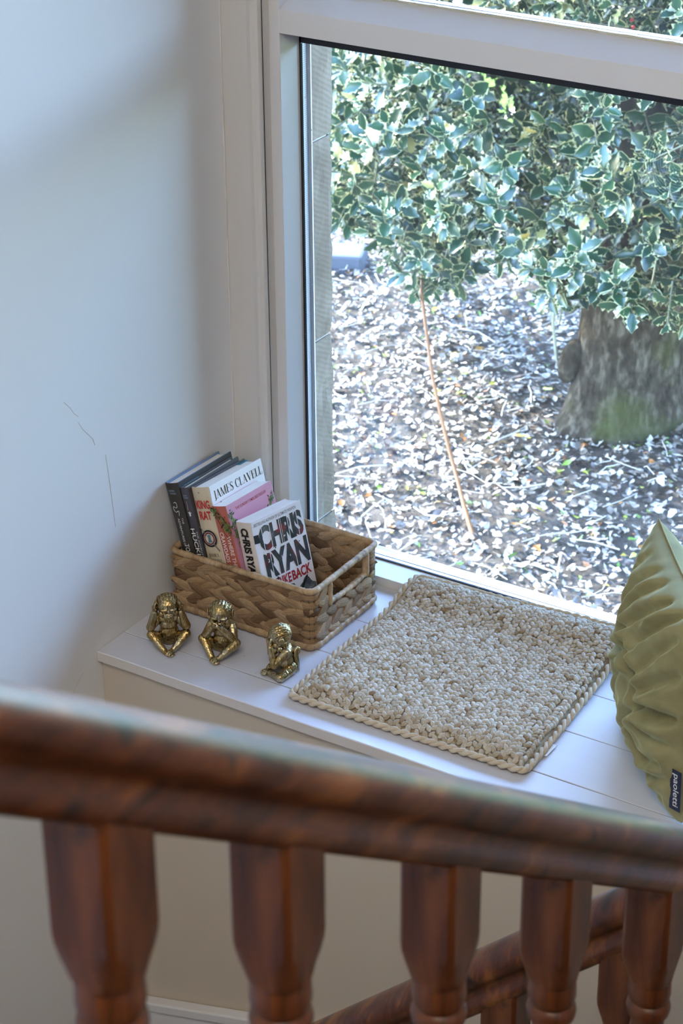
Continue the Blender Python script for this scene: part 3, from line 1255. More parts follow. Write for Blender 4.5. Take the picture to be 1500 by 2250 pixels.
def book(name, label, P, yawd, leand, pitd, w, t, h, cover, spine, hard, pagem=None, edge=None):
    yw, ln, pt = R(yawd), R(leand), R(pitd)
    d = Vector((math.sin(yw), math.cos(yw), 0))
    n = Vector((math.cos(yw), -math.sin(yw), 0))
    u = Vector((0, 0, 1))
    n2 = math.cos(ln) * n + math.sin(ln) * u
    u2 = math.cos(ln) * u - math.sin(ln) * n
    dd = math.cos(pt) * d + math.sin(pt) * u2
    u3 = n2.cross(dd)
    root = empty(name)
    root.matrix_world = Matrix.Translation(Vector(P)) @ Matrix((n2, dd, u3)).transposed().to_4x4()
    tag(root, label, 'book', 'books in the basket')
    th = .0026 if hard else .0007
    ins = .0035 if hard else .0004
    # page block, slightly rounded back and hollow fore-edge
    prof = []
    m = 8
    for i in range(m + 1):
        a = i / m
        prof.append((th + (t - 2 * th) * a, .0022 - .0030 * math.sin(math.pi * a) * (1 if hard else .5)))
    for i in range(m, -1, -1):
        a = i / m
        prof.append((th + (t - 2 * th) * a, w - ins - .0015 - .0028 * math.sin(math.pi * a)))
    k = len(prof)
    V = [(a, b, ins) for a, b in prof] + [(a, b, h - ins) for a, b in prof]
    F = [(i, (i + 1) % k, k + (i + 1) % k, k + i) for i in range(k)] + [tuple(reversed(range(k))), tuple(range(k, 2 * k))]
    MB().add(V, F).obj('page_block', pagem or M_pages, root)
    for nm, x0, x1, m_ in (('back_cover', 0, th, cover[0]), ('front_cover', t - th, t, cover[1])):
        mb = MB().box((x0, 0.001, 0), (x1, w, h))
        o = mb.obj(nm, [m_, edge or m_], root, bevel=.0003)
        if edge:
            o.data.polygons.foreach_set('material_index', [0, 1, 0, 0, 0, 0])
    # spine: shallow curve
    sp = []
    q = 10
    bow = .0030 if hard else .0016
    for i in range(q + 1):
        a = i / q
        sp.append((t * a, .0012 - bow * math.sin(math.pi * a)))
    sp += [(t * (1 - i / q), .0012 - bow * math.sin(math.pi * (1 - i / q)) + .0010) for i in range(q + 1)]
    k = len(sp)
    V = [(a, b, 0) for a, b in sp] + [(a, b, h) for a, b in sp]
    F = [(i, (i + 1) % k, k + (i + 1) % k, k + i) for i in range(k)] + [tuple(reversed(range(k))), tuple(range(k, 2 * k))]
    MB().add(V, F).obj('spine', spine, root, True).data.set_sharp_from_angle(angle=R(40))
    root['t'], root['w'], root['h'] = t, w, h
    fc = ((t, 0, 0), (0, 1, 0), (0, 0, 1), (1, 0, 0))            # front cover: x along the width, y up
    sv = ((0, -bow + .0012, h), (0, 0, -1), (1, 0, 0), (0, -1, 0))   # spine, reading downwards: x = down, y = across
    sh = ((0, -bow + .0012, 0), (1, 0, 0), (0, 0, 1), (0, -1, 0))    # spine, reading across
    return root, fc, sv, sh


def blob(rr, n=16, j=.25):
    V = [(0, 0)]
    for i in range(n):
        a = 2 * math.pi * i / n
        r = 1 + rr.gauss(0, j)
        V.append((r * math.cos(a), r * math.sin(a)))
    return V, [(0, 1 + i, 1 + (i + 1) % n) for i in range(n)]


def poly(*polys):
    V, F = [], []
    for p in polys:
        b = len(V)
        V += p
        F.append(tuple(range(b, b + len(p))))
    return V, F


C_tom = simple('dark_cloth_cover', (.040, .036, .033), .5)
C_blue = simple('blue_jacket', (.16, .26, .47), .4)
C_huck = simple('dark_grey_cover', (.060, .056, .066), .4)
C_white = simple('white_cover', (.80, .80, .81), .3, var=.03)
C_creamsp = simple('cream_spine', (.62, .53, .38), .4, var=.05)
C_pink = simple('pink_cover', (.57, .27, .37), .4, var=.05)
C_coral = simple('terracotta_spine', (.46, .125, .085), .4, var=.1)
C_teal = simple('teal_endpaper', (.05, .22, .33), .5)
C_lilac = simple('pale_grey_cover', (.74, .74, .79), .35, var=.05, vs=35)
C_rysp = simple('worn_cream_spine', (.70, .62, .55), .4, var=.05)

# tall dark hardback against the wall
b, fc, sv, sh = book('book', 'dark brown hardback with a white scroll on its spine, leaning on the wall', (.0568, .1965, .013), 1.0, 15.0, -1, .148, .028, .216, (C_blue, C_tom), C_tom, True, M_pages2, C_blue)
put(b, text2d('MARK'), (.008, .2015, .020, .2045), sh, I_blue, .0012)
put(b, text2d('TWAIN'), (.009, .1965, .021, .1995), sh, I_blue, .0012)
put(b, text2d('THE'), (.061, .0195, .072, .0232), sv, I_white, .0014)
put(b, text2d('ADVENTURES', .005), (.062, .0115, .104, .0155), sv, I_white, .0014)
put(b, text2d('OF'), (.106, .0115, .113, .0155), sv, I_white, .0014)
put(b, text2d('TOM SAWYER', .01), (.108, .0120, .170, .0215), sv, I_white, .0014)
sq = []
for i in range(40):
    a = i / 39
    sq.append((.011 + .007 * math.sin(a * 9) * (1 - .4 * a) + .004 * a, .182 - .022 * a + .003 * math.sin(a * 17)))
put(b, poly(*_arc(sq, [.0008 + .0006 * abs(math.sin(i * .5)) for i in range(40)])), (.0075, .158, .0185, .183), sh, I_white, .0013, 'scroll_ornament')
MB().box((.0268, .010, .214), (.0275, .146, .2164)).obj('jacket_flap', C_blue, b)
# second hardback
b, fc, sv, sh = book('book', 'thin charcoal hardback with white spine lettering, second from the wall', (.0885, .1975, .013), 1.2, 15.2, -.5, .141, .017, .216, (C_huck, C_huck), C_huck, True, M_pages2, simple('dark_board_edge', (.03, .035, .06), .5))
put(b, text2d('MARK'), (.006, .2015, .0145, .2040), sh, I_blue, .0012)
put(b, text2d('TWAIN'), (.006, .1975, .0150, .2000), sh, I_blue, .0012)
put(b, text2d('HUCKLEBERRY', .012), (.072, .0030, .180, .0115), sv, I_white, .0014)
put(b, text2d('THE ADVENTURES OF'), (.077, .0135, .148, .0160), sv, I_white, .0012)
put(b, blob(random.Random(3), 14, .5), (.007, .165, .014, .176), sh, I_white, .0012, 'spine_ornament')
put(b, poly(*_arc([(0, 0), (.3, .5), (.2, 1)], [.12, .1, .08])), (.008, .176, .010, .193), sh, I_pinkish, .0012, 'spine_ornament')
MB().box((.0006, .010, .214), (.0024, .05, .2164)).obj('endpaper', C_teal, b)
# white-jacketed hardback
b, fc, sv, sh = book('book', 'white jacketed hardback with red title and cream spine, third from the wall', (.1071, .1960, .013), 1.6, 15.3, -2.6, .144, .0375, .219, (C_huck, C_white), C_creamsp, True, M_pages2, None)
put(b, text2d('KING', .03), (.0062, .182, .0350, .197), sh, I_red, .0016)
put(b, text2d('RAT', .03), (.0085, .163, .0330, .178), sh, I_red, .0016)


def disc(r0, r1=0, n=28):
    if r1 == 0:
        return [(0, 0)] + [(r0 * math.cos(2 * math.pi * i / n), r0 * math.sin(2 * math.pi * i / n)) for i in range(n)], [(0, 1 + i, 1 + (i + 1) % n) for i in range(n)]
    V = []
    for i in range(n):
        a = 2 * math.pi * i / n
        V += [(r0 * math.cos(a), r0 * math.sin(a)), (r1 * math.cos(a), r1 * math.sin(a))]
    return V, [(2 * i, 2 * ((i + 1) % n), 2 * ((i + 1) % n) + 1, 2 * i + 1) for i in range(n)]


cx, cz = .0185, .130
for r, m_, lf in ((.0152, I_black, .0030), (.0118, I_white, .0031), (.0112, I_dred, .0032), (.0098, I_black, .0033), (.0086, C_creamsp, .0034)):
    put(b, disc(1), (cx - r, cz - r, cx + r, cz + r), sh, m_, lf - .0012, 'emblem_ring')
put(b, poly([(.45, .0), (.60, .0), (.62, 1), (.5, 1)]), (cx - .0035, cz - .007, cx + .0035, cz + .007), sh, C_teal, .0024, 'emblem_syringe')
put(b, poly(*_arc([(0, 1), (.45, .55), (1, 0)], [.03, .05, .07])), (cx - .017, cz - .023, cx + .018, cz + .023), sh, I_grey, .0026, 'emblem_needle')
put(b, serif2d('JAMES'), (.009, .0965, .030, .1035), sh, I_black, .0016)
put(b, serif2d('CLAVELL'), (.007, .0865, .0345, .0935), sh, I_black, .0016)
put(b, serif2d('JAMES CLAVELL'), (.010, .191, .140, .2085), fc, I_black)
put(b, text2d('KING', .03), (.012, .128, .134, .184), fc, I_red)
put(b, text2d('RAT', .03), (.014, .068, .132, .122), fc, I_red)
MB().box((.0030, .120, .2150), (.0110, .1435, .2162)).obj('endpaper', C_teal, b)
put(b, disc(1), (.0165, .2095, .0185, .2115), sh, I_black, .0018, 'spine_dot')

# pink paperback
b, fc, sv, sh = book('book', 'pink paperback with green vines and a terracotta spine, fourth from the wall', (.1496, .1940, .013), 3.0, 16.2, -1.3, .122, .0305, .198, (C_pink, C_pink), C_coral, False, M_pages2)
put(b, text2d('THE SUNDAY TIMES BESTSELLER', .004, .15), (.022, .1835, .103, .1885), fc, I_dred)
put(b, text2d('WHERE THE', .02), (.052, .0180, .108, .0262), sv, I_pinkish, .0011)
put(b, text2d('CRAWDADS SING', .02), (.045, .0050, .122, .0132), sv, I_pinkish, .0011)
rr = random.Random(11)


def leafy(frame, pts, nn, rng, sz=(.0022, .0045), lf=.0006):
    for mi, m_ in enumerate((I_dgreen, I_green, I_lgreen)):
        polys = []
        for i in range(nn):
            cx, cy = rr.choice(pts)
            cx += rr.gauss(0, rng)
            cy += rr.gauss(0, rng * 1.2)
            a = rr.uniform(0, 6.28)
            l = rr.uniform(*sz)
            wd = l * .33
            ca, sa = math.cos(a), math.sin(a)
            polys.append([(cx + ca * x_ - sa * y_, cy + sa * x_ + ca * y_) for x_, y_ in ((-l, 0), (-l * .2, -wd), (l, 0), (-l * .2, wd))])
        vf = poly(*polys)
        A = np.array(vf[0])
        put(b, vf, (A[:, 0].min(), A[:, 1].min(), A[:, 0].max(), A[:, 1].max()), frame, m_, lf + mi * .00012, 'vine_leaves')


leafy(fc, [(.006, .178), (.010, .168), (.009, .158), (.014, .150), (.012, .145), (.018, .140), (.016, .132)], 38, .0040)
leafy(fc, [(.112, .170), (.116, .175), (.108, .166)], 12, .003)
leafy(sh, [(.005, .190), (.008, .184), (.020, .172), (.024, .166), (.027, .158), (.022, .160)], 30, .0036, lf=.0014)
put(b, poly(*_arc([(0, 1), (.1, .8), (.35, .55), (.5, .35), (.9, .1), (1, 0)], [.03] * 6)), (.005, .130, .028, .188), sh, I_dgreen, .0012, 'vine_stem')
MB().box((.0024, .0205, .1975), (.0034, .024, .1982)).obj('page_mark', I_dgreen, b)

# front paperback
b, fc, sv, sh = book('book', 'thick white thriller paperback with big distressed black lettering, in front of the others', (.1838, .1955, .013), 10.6, 15.1, -.8, .1165, .0345, .178, (C_lilac, C_lilac), C_rysp, False)
put(b, text2d('BESTSELLING AUTHOR OF ULTIMATE WEAPON', .008), (.007, .1675, .1035, .1730), fc, I_grey)
put(b, text2d('CHRIS', .05, spacing=.95), (.012, .1215, .1125, .1645), fc, I_grunge)
put(b, text2d('RYAN', .05, spacing=.92), (.014, .0735, .1140, .1180), fc, I_grunge)
put(b, text2d('STRIKE', .035), (.018, .0530, .0640, .0705), fc, I_dred)
put(b, text2d('BACK', .035), (.0665, .0530, .1110, .0705), fc, I_dred)
# stencil cuts and paint splashes across the letters
for i, (a, c_, l) in enumerate(((.020, .121, .044), (.0375, .121, .044), (.060, .121, .044), (.079, .121, .044), (.1005, .121, .044), (.028, .073, .046), (.052, .073, .03), (.083, .073, .046))):
    put(b, poly([(0, 0), (1, .0), (1.3, 1), (.3, 1)]), (a, c_, a + .0016, c_ + l), fc, C_lilac, .0006, 'stencil_cut')
rr = random.Random(5)
for i in range(26):
    x_, z_ = rr.uniform(.004, .112), rr.choice((rr.uniform(.05, .07), rr.uniform(.055, .165), rr.uniform(.1, .118)))
    r_ = abs(rr.gauss(.0008, .0012)) + .0005
    put(b, blob(rr, 9, .45), (x_ - r_, z_ - r_, x_ + r_, z_ + r_ * rr.uniform(.8, 1.8)), fc, I_black if i % 3 else C_lilac, .0007, 'paint_splash')
put(b, poly([(0, .1), (1, 0), (.95, .9), (.05, 1)]), (.001, .139, .013, .155), fc, I_black, .0005, 'paint_splash')
# soldier's silhouette low on the cover
M_smoke = NT('printed_smoke')
M_smoke = M_smoke.set(color=M_smoke.ramp(M_smoke.noise(60, 4), [(.35, (.03, .04, .06)), (.6, (.14, .18, .22)), (.75, (.45, .5, .55))]), rough=.4)
put(b, blob(random.Random(21), 22, .13), (.072, .004, .1155, .052), fc, M_smoke, .0005, 'printed_smoke')
put(b, poly([(0, 0), (.55, 0), (.62, .35), (.50, .55), (.46, .72), (.40, .86), (.24, .90), (.14, .80), (.16, .62), (.02, .45)], [(.40, .40), (.98, .95), (1.0, .90), (.50, .28)], [(.60, .50), (.72, .30), (.80, .32), (.68, .58)], [(.5, 0), (.9, .0), (.85, .2), (.6, .3)]),
    (.045, .004, .100, .053), fc, I_black, .0008, 'printed_figure')
put(b, text2d('CHRIS RYAN', .045, spacing=.95), (.010, .009, .100, .0265), sv, I_black, .0010)
put(b, text2d('STRIKE BACK', .03), (.104, .010, .165, .0245), sv, I_dred, .0010)

# ------------------------------------------------------------------ brass monkeys
def brass():
    t = NT('aged_brass')
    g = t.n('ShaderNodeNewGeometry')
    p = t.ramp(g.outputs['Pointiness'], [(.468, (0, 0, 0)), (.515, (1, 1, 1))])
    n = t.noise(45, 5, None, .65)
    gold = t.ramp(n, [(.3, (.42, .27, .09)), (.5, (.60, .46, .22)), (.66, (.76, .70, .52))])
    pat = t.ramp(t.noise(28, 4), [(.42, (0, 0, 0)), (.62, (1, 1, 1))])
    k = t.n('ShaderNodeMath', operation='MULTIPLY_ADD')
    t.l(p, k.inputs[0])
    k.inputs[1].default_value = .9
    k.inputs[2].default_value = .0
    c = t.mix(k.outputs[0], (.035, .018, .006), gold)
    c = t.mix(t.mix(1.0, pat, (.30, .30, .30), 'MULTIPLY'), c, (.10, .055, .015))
    v = t.co((1, 1, .45))
    t.bump(t.noise(380, 3, v), .35, .0012)
    return t.set(color=c, rough=.30, metal=.95)


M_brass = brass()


def hand(mb, wrist, palm, ftips, r=.17, pw=.36):
    """palm capsule and separate fingers"""
    mb.cap(wrist, palm, pw * .85, pw)
    for base, mid, tip in ftips:
        mb.chain([base, mid, tip], [r, r * .92, r * .8], 8)


def foot(mb, heel, ball, side, toes=5, r=.17, w=.46):
    heel, ball, side = Vector(heel), Vector(ball), Vector(side).normalized()
    d = (ball - heel).normalized()
    mb.cap(heel, ball, .42, .40)
    mb.cap(ball - side * .28, ball + side * .28, .33, .33)
    for i in range(toes):
        q = (i / (toes - 1) - .5) * 2
        b0 = ball + side * (w * q) + d * .05
        l = .62 - .12 * abs(q)
        mb.chain([b0, b0 + d * l * .6 + Vector((0, 0, .06)), b0 + d * l + Vector((0, 0, -.10))], [r, r, r * .85], 8)


def monkey_common(kind):
    mb = MB()
    # trunk
    mb.ell((0, .75, 1.45), (1.85, 1.55, 1.45))
    mb.ell((0, .35, 2.55), (1.62, 1.40, 1.7))
    mb.ell((0, .30, 4.05), (1.58, 1.22, 1.55))
    mb.ell((0, .45, 4.9), (1.75, 1.0, .85))
    mb.cap((0, .2, 5.0), (0, -.1, 6.2), .95, .95)
    return mb


def head(mb, c=(0, -.25, 7.25), yawd=0, tilt=0, face=True, ears=True):
    K = 1.22
    M = Matrix.Translation(c) @ Matrix.Rotation(R(yawd), 4, 'Z') @ Matrix.Rotation(R(tilt), 4, 'X') @ Matrix.Scale(K, 4)
    Mr = M.to_3x3()

    def e(p, r):
        mb.ell(M @ Vector(p), r, M=Mr)
    e((0, .15, .30), (1.50, 1.62, 1.48))
    e((0, -.35, -.35), (1.22, 1.12, 1.10))
    if face:
        e((0, -1.20, -.62), (.74, .60, .66))          # muzzle
        e((0, -1.05, -1.02), (.60, .48, .36))         # chin
        e((0, -1.78, -.40), (.24, .16, .17))          # nose
        e((-.2, -1.72, -.46), (.14, .14, .11))
        e((.2, -1.72, -.46), (.14, .14, .11))
        e((0, -1.64, -.86), (.44, .16, .07))          # lips
        e((0, -1.58, -1.02), (.36, .15, .07))
        for s in (-1, 1):
            e((.52 * s, -1.22, .40), (.56, .30, .18))    # brow
            e((.56 * s, -1.16, -.02), (.27, .22, .22))   # eyeball
            e((.56 * s, -1.24, .17), (.34, .16, .05))    # lids
            e((.56 * s, -1.22, -.23), (.34, .16, .05))
            e((.85 * s, -.85, -.45), (.42, .45, .50))    # cheeks
        e((0, -1.35, .05), (.18, .24, .42))
        # ruff of fur under the chin and at the jaw
        for i in range(11):
            a = R(-75 + 15 * i)
            e((1.05 * math.sin(a), -.55 - .30 * math.cos(a), -1.25 - .28 * math.cos(a)), (.24, .34, .46))
    for s in (-1, 1):                                    # ears
        e((1.52 * s, .12, .10), (.20, .40, .50))
        for i in range(18 if ears else 0):
            a = 2 * math.pi * i / 18
            e((1.60 * s, .15 + .34 * math.cos(a), .12 + .46 * math.sin(a)), (.10, .12, .12))
    # combed hair ridges
    for i in range(9):
        a = R(-64 + 16 * i)
        pts = []
        for k in range(6):
            b = R(-28 + 27 * k)
            pts.append(M @ Vector((1.50 * math.sin(a) * math.cos(b * .5), .15 + 1.60 * math.sin(b) * .98, .30 + 1.50 * math.cos(a) * math.cos(b))))
        mb.chain(pts, [.05, .07, .07, .07, .07, .06], 7)
    return M


def legs_crossed(mb, kz=2.5, flat=False, top=1):
    for s in (-1, 1):
        hip = (1.15 * s, .5, 1.15)
        knee = (2.75 * s, -1.15, kz)
        ank = (.75 * s, -2.75, .62 if s != top else .95)
        if flat:
            knee = (2.75 * s, -.9, .95)
            ank = (.55 * s, -2.35, .60 if s != top else .95)
        mb.chain([hip, knee, ank], [1.05, .80, .50], 14)
        foot(mb, (ank[0], ank[1], ank[2] - .10), (ank[0] - .75 * s, ank[1] - .75, .50 if s != top else .78), (.75, -.6 * s, 0) if True else 0)


def tail(mb, pts, r=.26):
    mb.chain(pts, [r] * (len(pts) - 1) + [r * .7], 10)


def finish_monkey(mb, name, label, loc, rz, scale=.01):
    me = mb.mesh(name, M_brass, True)
    tmp = bpy.data.objects.new('tmp', me)
    S.collection.objects.link(tmp)
    rm = tmp.modifiers.new('r', 'REMESH')
    rm.mode = 'VOXEL'
    rm.voxel_size = .062
    sm = tmp.modifiers.new('s', 'SMOOTH')
    sm.factor = .5
    sm.iterations = 3
    dg = bpy.context.evaluated_depsgraph_get()
    ev = tmp.evaluated_get(dg)
    me2 = bpy.data.meshes.new_from_object(ev)
    bpy.data.objects.remove(tmp)
    k = len(me2.vertices)
    co = np.empty(k * 3, np.float32)
    no = np.empty(k * 3, np.float32)
    me2.vertices.foreach_get('co', co)
    me2.vertices.foreach_get('normal', no)
    co, no = co.reshape(-1, 3), no.reshape(-1, 3)
    # chased fur lines
    from mathutils import noise as mn
    d = np.array([.045 * mn.noise((p[0] * 2.6, p[1] * 2.6, p[2] * 1.2)) + .030 * mn.noise((p[0] * 6.5 + 9, p[1] * 6.5, p[2] * 2.6)) for p in co.tolist()], np.float32)
    co = co + no * d[:, None]
    co[:, 2] = np.maximum(co[:, 2], 0.02)
    co *= scale
    me2.vertices.foreach_set('co', co.ravel())
    me2.materials.clear()
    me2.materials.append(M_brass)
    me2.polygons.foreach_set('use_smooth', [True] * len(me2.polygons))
    me2.update()
    me2.name = name
    o = link(name, me2)
    o.location = loc
    o.rotation_euler = (0, 0, R(rz))
    tag(o, label, 'figurine', 'trio of brass monkey figurines')
    return o


# hands over the ears
mb = monkey_common(1)
head(mb, (0, -.25, 7.35), 6, 8)
legs_crossed(mb, 2.75, top=1)
for s in (-1, 1):
    mb.chain([(1.62 * s, .45, 5.0), (2.85 * s, -.75, 3.95), (2.08 * s, -.75, 6.6)], [.82, .74, .55], 14)
    hand(mb, (2.06 * s, -.75, 6.5), (2.05 * s, -.65, 7.45), [((2.05 * s, -.65 + q * .32, 7.55), (1.98 * s, -.60 + q * .36, 8.15 - .06 * abs(q)), (1.74 * s, -.5 + q * .36, 8.62 - .12 * abs(q))) for q in (-1.2, -.4, .4, 1.2)], .20, .48)
    mb.chain([(2.0 * s, -1.0, 7.1), (1.85 * s, -1.40, 7.45)], [.20, .17], 8)
finish_monkey(mb, 'monkey_figurine', 'brass monkey figurine with hands over its ears, nearest the left wall', (.090, .078, 0), 36, .0102)

# hands over the mouth
mb = monkey_common(2)
Mh = head(mb, (0, -.30, 7.35), 12, 16)
legs_crossed(mb, 2.9, top=1)
for s in (-1, 1):
    mb.chain([(1.65 * s, .40, 5.1), (2.35 * s, -1.05, 3.45), (.75 * s, -2.15, 5.75)], [.78, .70, .48], 14)
for s, dz, dy in ((1, .18, -.30), (-1, -.12, 0)):
    w = Vector((.80 * s, -2.15 + dy * .4, 5.7))
    p = Vector((.30 * s, -2.35 + dy, 6.25 + dz))
    f = []
    for q in (-1.2, -.4, .4, 1.2):
        b0 = p + Vector((-.10 * s, 0, .27 * q + .05))
        f.append((b0, b0 + Vector((-.50 * s, .02, .10)), b0 + Vector((-.92 * s, .22, .16))))
    hand(mb, w, p, f, .16, .34)
finish_monkey(mb, 'monkey_figurine', 'brass monkey figurine with hands over its mouth, middle of the three', (.178, .104, 0), 14, .0103)

# hands over the eyes, tail curled up its back
mb = monkey_common(3)
head(mb, (0, -.55, 7.05), 0, 22, ears=False)
legs_crossed(mb, flat=True, top=-1)
for s in (-1, 1):
    mb.chain([(1.62 * s, .40, 5.05), (1.95 * s, -1.75, 2.95), (1.30 * s, -2.25, 5.9)], [.78, .70, .48], 14)
    w = Vector((1.25 * s, -2.25, 5.95))
    p = Vector((.95 * s, -2.15, 6.6))
    f = []
    for q in (-1.2, -.4, .4, 1.2):
        b0 = p + Vector((.26 * q - .05 * s, 0, .25))
        f.append((b0, b0 + Vector((-.15 * s, .10, .50)), b0 + Vector((-.34 * s, .38, .95))))
    hand(mb, w, p, f, .16, .34)
tail(mb, [(.3, 2.0, .45), (.45, 2.25, .8), (.40, 2.10, 2.0), (.30, 1.85, 3.4), (.2, 1.85, 4.2), (0, 2.15, 4.65), (-.1, 2.5, 4.45), (-.1, 2.5, 3.9), (-.1, 2.2, 3.3)], .30)
tail(mb, [(-.1, 2.25, 3.3), (-.05, 2.35, 2.2), (0, 2.35, .9), (.1, 2.3, .45)], .28)
finish_monkey(mb, 'monkey_figurine', 'brass monkey figurine hiding its eyes, seen sideways beside the jute mat', (.298, .104, 0), -50, .0098)


# ------------------------------------------------------------------ velvet cushion
def velvet():
    t = NT('olive_velvet')
    n = t.noise(30, 4)
    c = t.ramp(n, [(.3, (.225, .208, .105)), (.6, (.285, .265, .135)), (.8, (.335, .315, .17))])
    t.bump(t.noise(900, 2), .15, .0005)
    t.set(color=c, rough=.85, spec=.15)
    t.b.inputs['Sheen Weight'].default_value = .7
    t.b.inputs['Sheen Roughness'].default_value = .4
    t.b.inputs['Sheen Tint'].default_value = (.75, .8, .5, 1)
    return t.m


M_velvet = velvet()
CA, CAL = .162, R(38)
CW = Vector((-math.sin(CAL), math.cos(CAL), 0))
CN = Vector((-math.cos(CAL), -math.sin(CAL), 0))
CL = R(-4)
CU = (Vector((0, 0, 1)) * math.cos(CL) + CN * math.sin(CL)).normalized()
CN2 = (CN * math.cos(CL) - Vector((0, 0, 1)) * math.sin(CL)).normalized()
CC = Vector((.921, .191, .165))
# folds gathered from the pinched middle: (u, v) polylines, depth, width
FOLDS = [([(.30, .23), (-.04, .62), (-.30, .90)], .020, .055), ([(-.07, .21), (-.21, .47), (-.44, .74), (-.60, .95)], .022, .055),
         ([(.37, .27), (.03, .19), (-.28, .08), (-.28, -.07), (-.33, -.18)], .030, .085), ([(.78, -.07), (.44, -.02), (.11, .14)], .024, .06),
         ([(.07, .12), (.45, -.25), (.63, -.58)], .015, .06), ([(-.34, -.21), (-.10, -.49), (.02, -.76)], .020, .07), ([(-.36, -.17), (-.60, -.10), (-.92, .02)], .032, .07),
         ([(-.37, -.26), (-.67, -.32), (-.95, -.25)], .012, .05), ([(-.24, -.45), (-.50, -.64), (-.85, -.50)], .012, .05), ([(.62, .23), (.51, .58), (.20, .95)], .012, .06),
         ([(-.36, -.90), (-.70, -.72), (-.95, -.58)], .014, .045), ([(.45, .27), (.26, .64), (-.02, .95)], .016, .05), ([(-.51, -.95), (-.80, -.84)], .008, .04),
         ([(-.01, .15), (.30, -.31), (.32, -.52)], .012, .05), ([(.10, .12), (-.11, .49), (-.35, .93)], .014, .045), ([(-.35, -.08), (-.60, .18), (-.90, .45)], .016, .06),
         ([(.80, .30), (.78, .62), (.55, .92)], .008, .05), ([(-.30, .05), (-.50, .40), (-.75, .75)], .012, .05)]


def pdist(px, py, ax, ay, bx, by):
    dx, dy = bx - ax, by - ay
    t = max(0, min(1, ((px - ax) * dx + (py - ay) * dy) / (dx * dx + dy * dy)))
    return math.hypot(px - ax - t * dx, py - ay - t * dy), t


def cush(u, v, side):
    a, b = CA * u * (1 - .07 * (1 - v * v)), CA * v * (1 - .05 * (1 - u * u))
    e = max(0, (1 - u * u) * (1 - v * v))
    t = .070 * e ** .40
    if side > 0:
        r = math.hypot(u + .25, v + .05)
        t -= .030 * math.exp(-(r / .20) ** 2)
        soft = min(1, e * 5)
        for pts, dp, wd in FOLDS:
            best, prog = 9, 0
            for k in range(len(pts) - 1):
                d_, q_ = pdist(u, v, *pts[k], *pts[k + 1])
                if d_ < best:
                    best, prog = d_, (k + q_) / (len(pts) - 1)
            if best < wd * 3:
                fade = math.sin(math.pi * min(1, .22 + .78 * (1 - prog) ** .8)) if prog > .5 else 1
                fade = max(.25, fade) * min(1, .35 + prog * 3)
                t -= soft * fade * dp * 1.15 * (math.exp(-(best / (wd * .75)) ** 2) - .45 * math.exp(-((best - wd * 1.5) / (wd * .9)) ** 2))
    t += .0022 * math.sin(13 * u + 3 * math.sin(5 * v)) * math.sin(9 * v + 1) * min(1, e * 3)
    ed = max(abs(u), abs(v))
    s_ = v if abs(u) > abs(v) else u
    t += .004 * math.exp(-((ed - .90) / .08) ** 2) * math.sin(s_ * 26 + 2 * math.sin(s_ * 7)) * (1 - ed) * 5
    t = max(t, 0.0006)
    p = CC + CW * a + CU * b + CN2 * (t * side)
    if p.z < .010:
        p.z = .010 - (.010 - p.z) * .12
    if p.z < .0015:
        p.z = .0015
    return p


NQ = 110


def ease(i):
    q = i / NQ * 2 - 1
    return math.sin(q * math.pi / 2) * .55 + q * .45


V, F = [], []
for side in (1, -1):
    b0 = len(V)
    for i in range(NQ + 1):
        for j in range(NQ + 1):
            V.append(tuple(cush(ease(i), ease(j), side)))
    G = np.array(V[b0:]).reshape(NQ + 1, NQ + 1, 3)
    for it in range(6):
        G[1:-1, 1:-1] += .6 * ((G[:-2, 1:-1] + G[2:, 1:-1] + G[1:-1, :-2] + G[1:-1, 2:]) / 4 - G[1:-1, 1:-1])
    V[b0:] = [tuple(p) for p in G.reshape(-1, 3)]
    for i in range(NQ):
        for j in range(NQ):
            q = b0 + i * (NQ + 1) + j
            f = (q, q + 1, q + NQ + 2, q + NQ + 1)
            F.append(f if side > 0 else tuple(reversed(f)))
cu = empty('cushion', (CC.x, CC.y, .0015))
tag(cu, 'olive green velvet cushion standing at the right end of the window seat', 'cushion')
V = [(p[0] - CC.x, p[1] - CC.y, p[2] - .0015) for p in V]
np_obj('cushion_cover', V, F, M_velvet, cu, True)
mb = MB()
sp = []
for i in range(NQ):
    sp.append((-1, ease(i)))
for e_ in [[(ease(i), -1) for i in range(NQ)], [(1, ease(i)) for i in range(NQ)], [(-ease(i), 1) for i in range(NQ)], [(-1, -ease(i)) for i in range(NQ)]]:
    pts = [cush(u, v, 1) - Vector((CC.x, CC.y, .0015)) + Vector((0, 0, .0012)) for u, v in e_]
    mb.tube(pts, .0013, 5)
mb.obj('seam', M_velvet, cu, True)
# woven brand tag sewn into the near seam
tg = cush(-.985, -.80, 1)
t0 = cush(-.985, -.42, 1)
X = (tg - t0).normalized()
N = Vector((-.35, -.88, .25)).normalized()
N = (N - X * N.dot(X)).normalized()
Y = N.cross(X)
L_, H_ = .064, .021
o0 = t0 + N * .004 - Y * .009 + X * .004
o0 = o0 - Vector((CC.x, CC.y, .0015))
M_navy = simple('navy_tag', (.012, .02, .06), .6)
pl = [o0 + X * 0, o0 + X * L_, o0 + X * L_ + Y * H_, o0 + Y * H_]
tgm = MB().add([p for p in pl] + [p - N * .0008 for p in pl], [(0, 1, 2, 3), (7, 6, 5, 4), (0, 4, 5, 1), (1, 5, 6, 2), (2, 6, 7, 3), (3, 7, 4, 0)]).obj('brand_tag', M_navy, cu)
tgm['label'] = 'navy woven tag with pale lettering'
put(tgm, text2d('paoletti', .01), (.006, .0035, .058, .0175), (o0, X, Y, N), I_white, .0003)

# ------------------------------------------------------------------ outside: ground, litter, holly
ZG = -.95


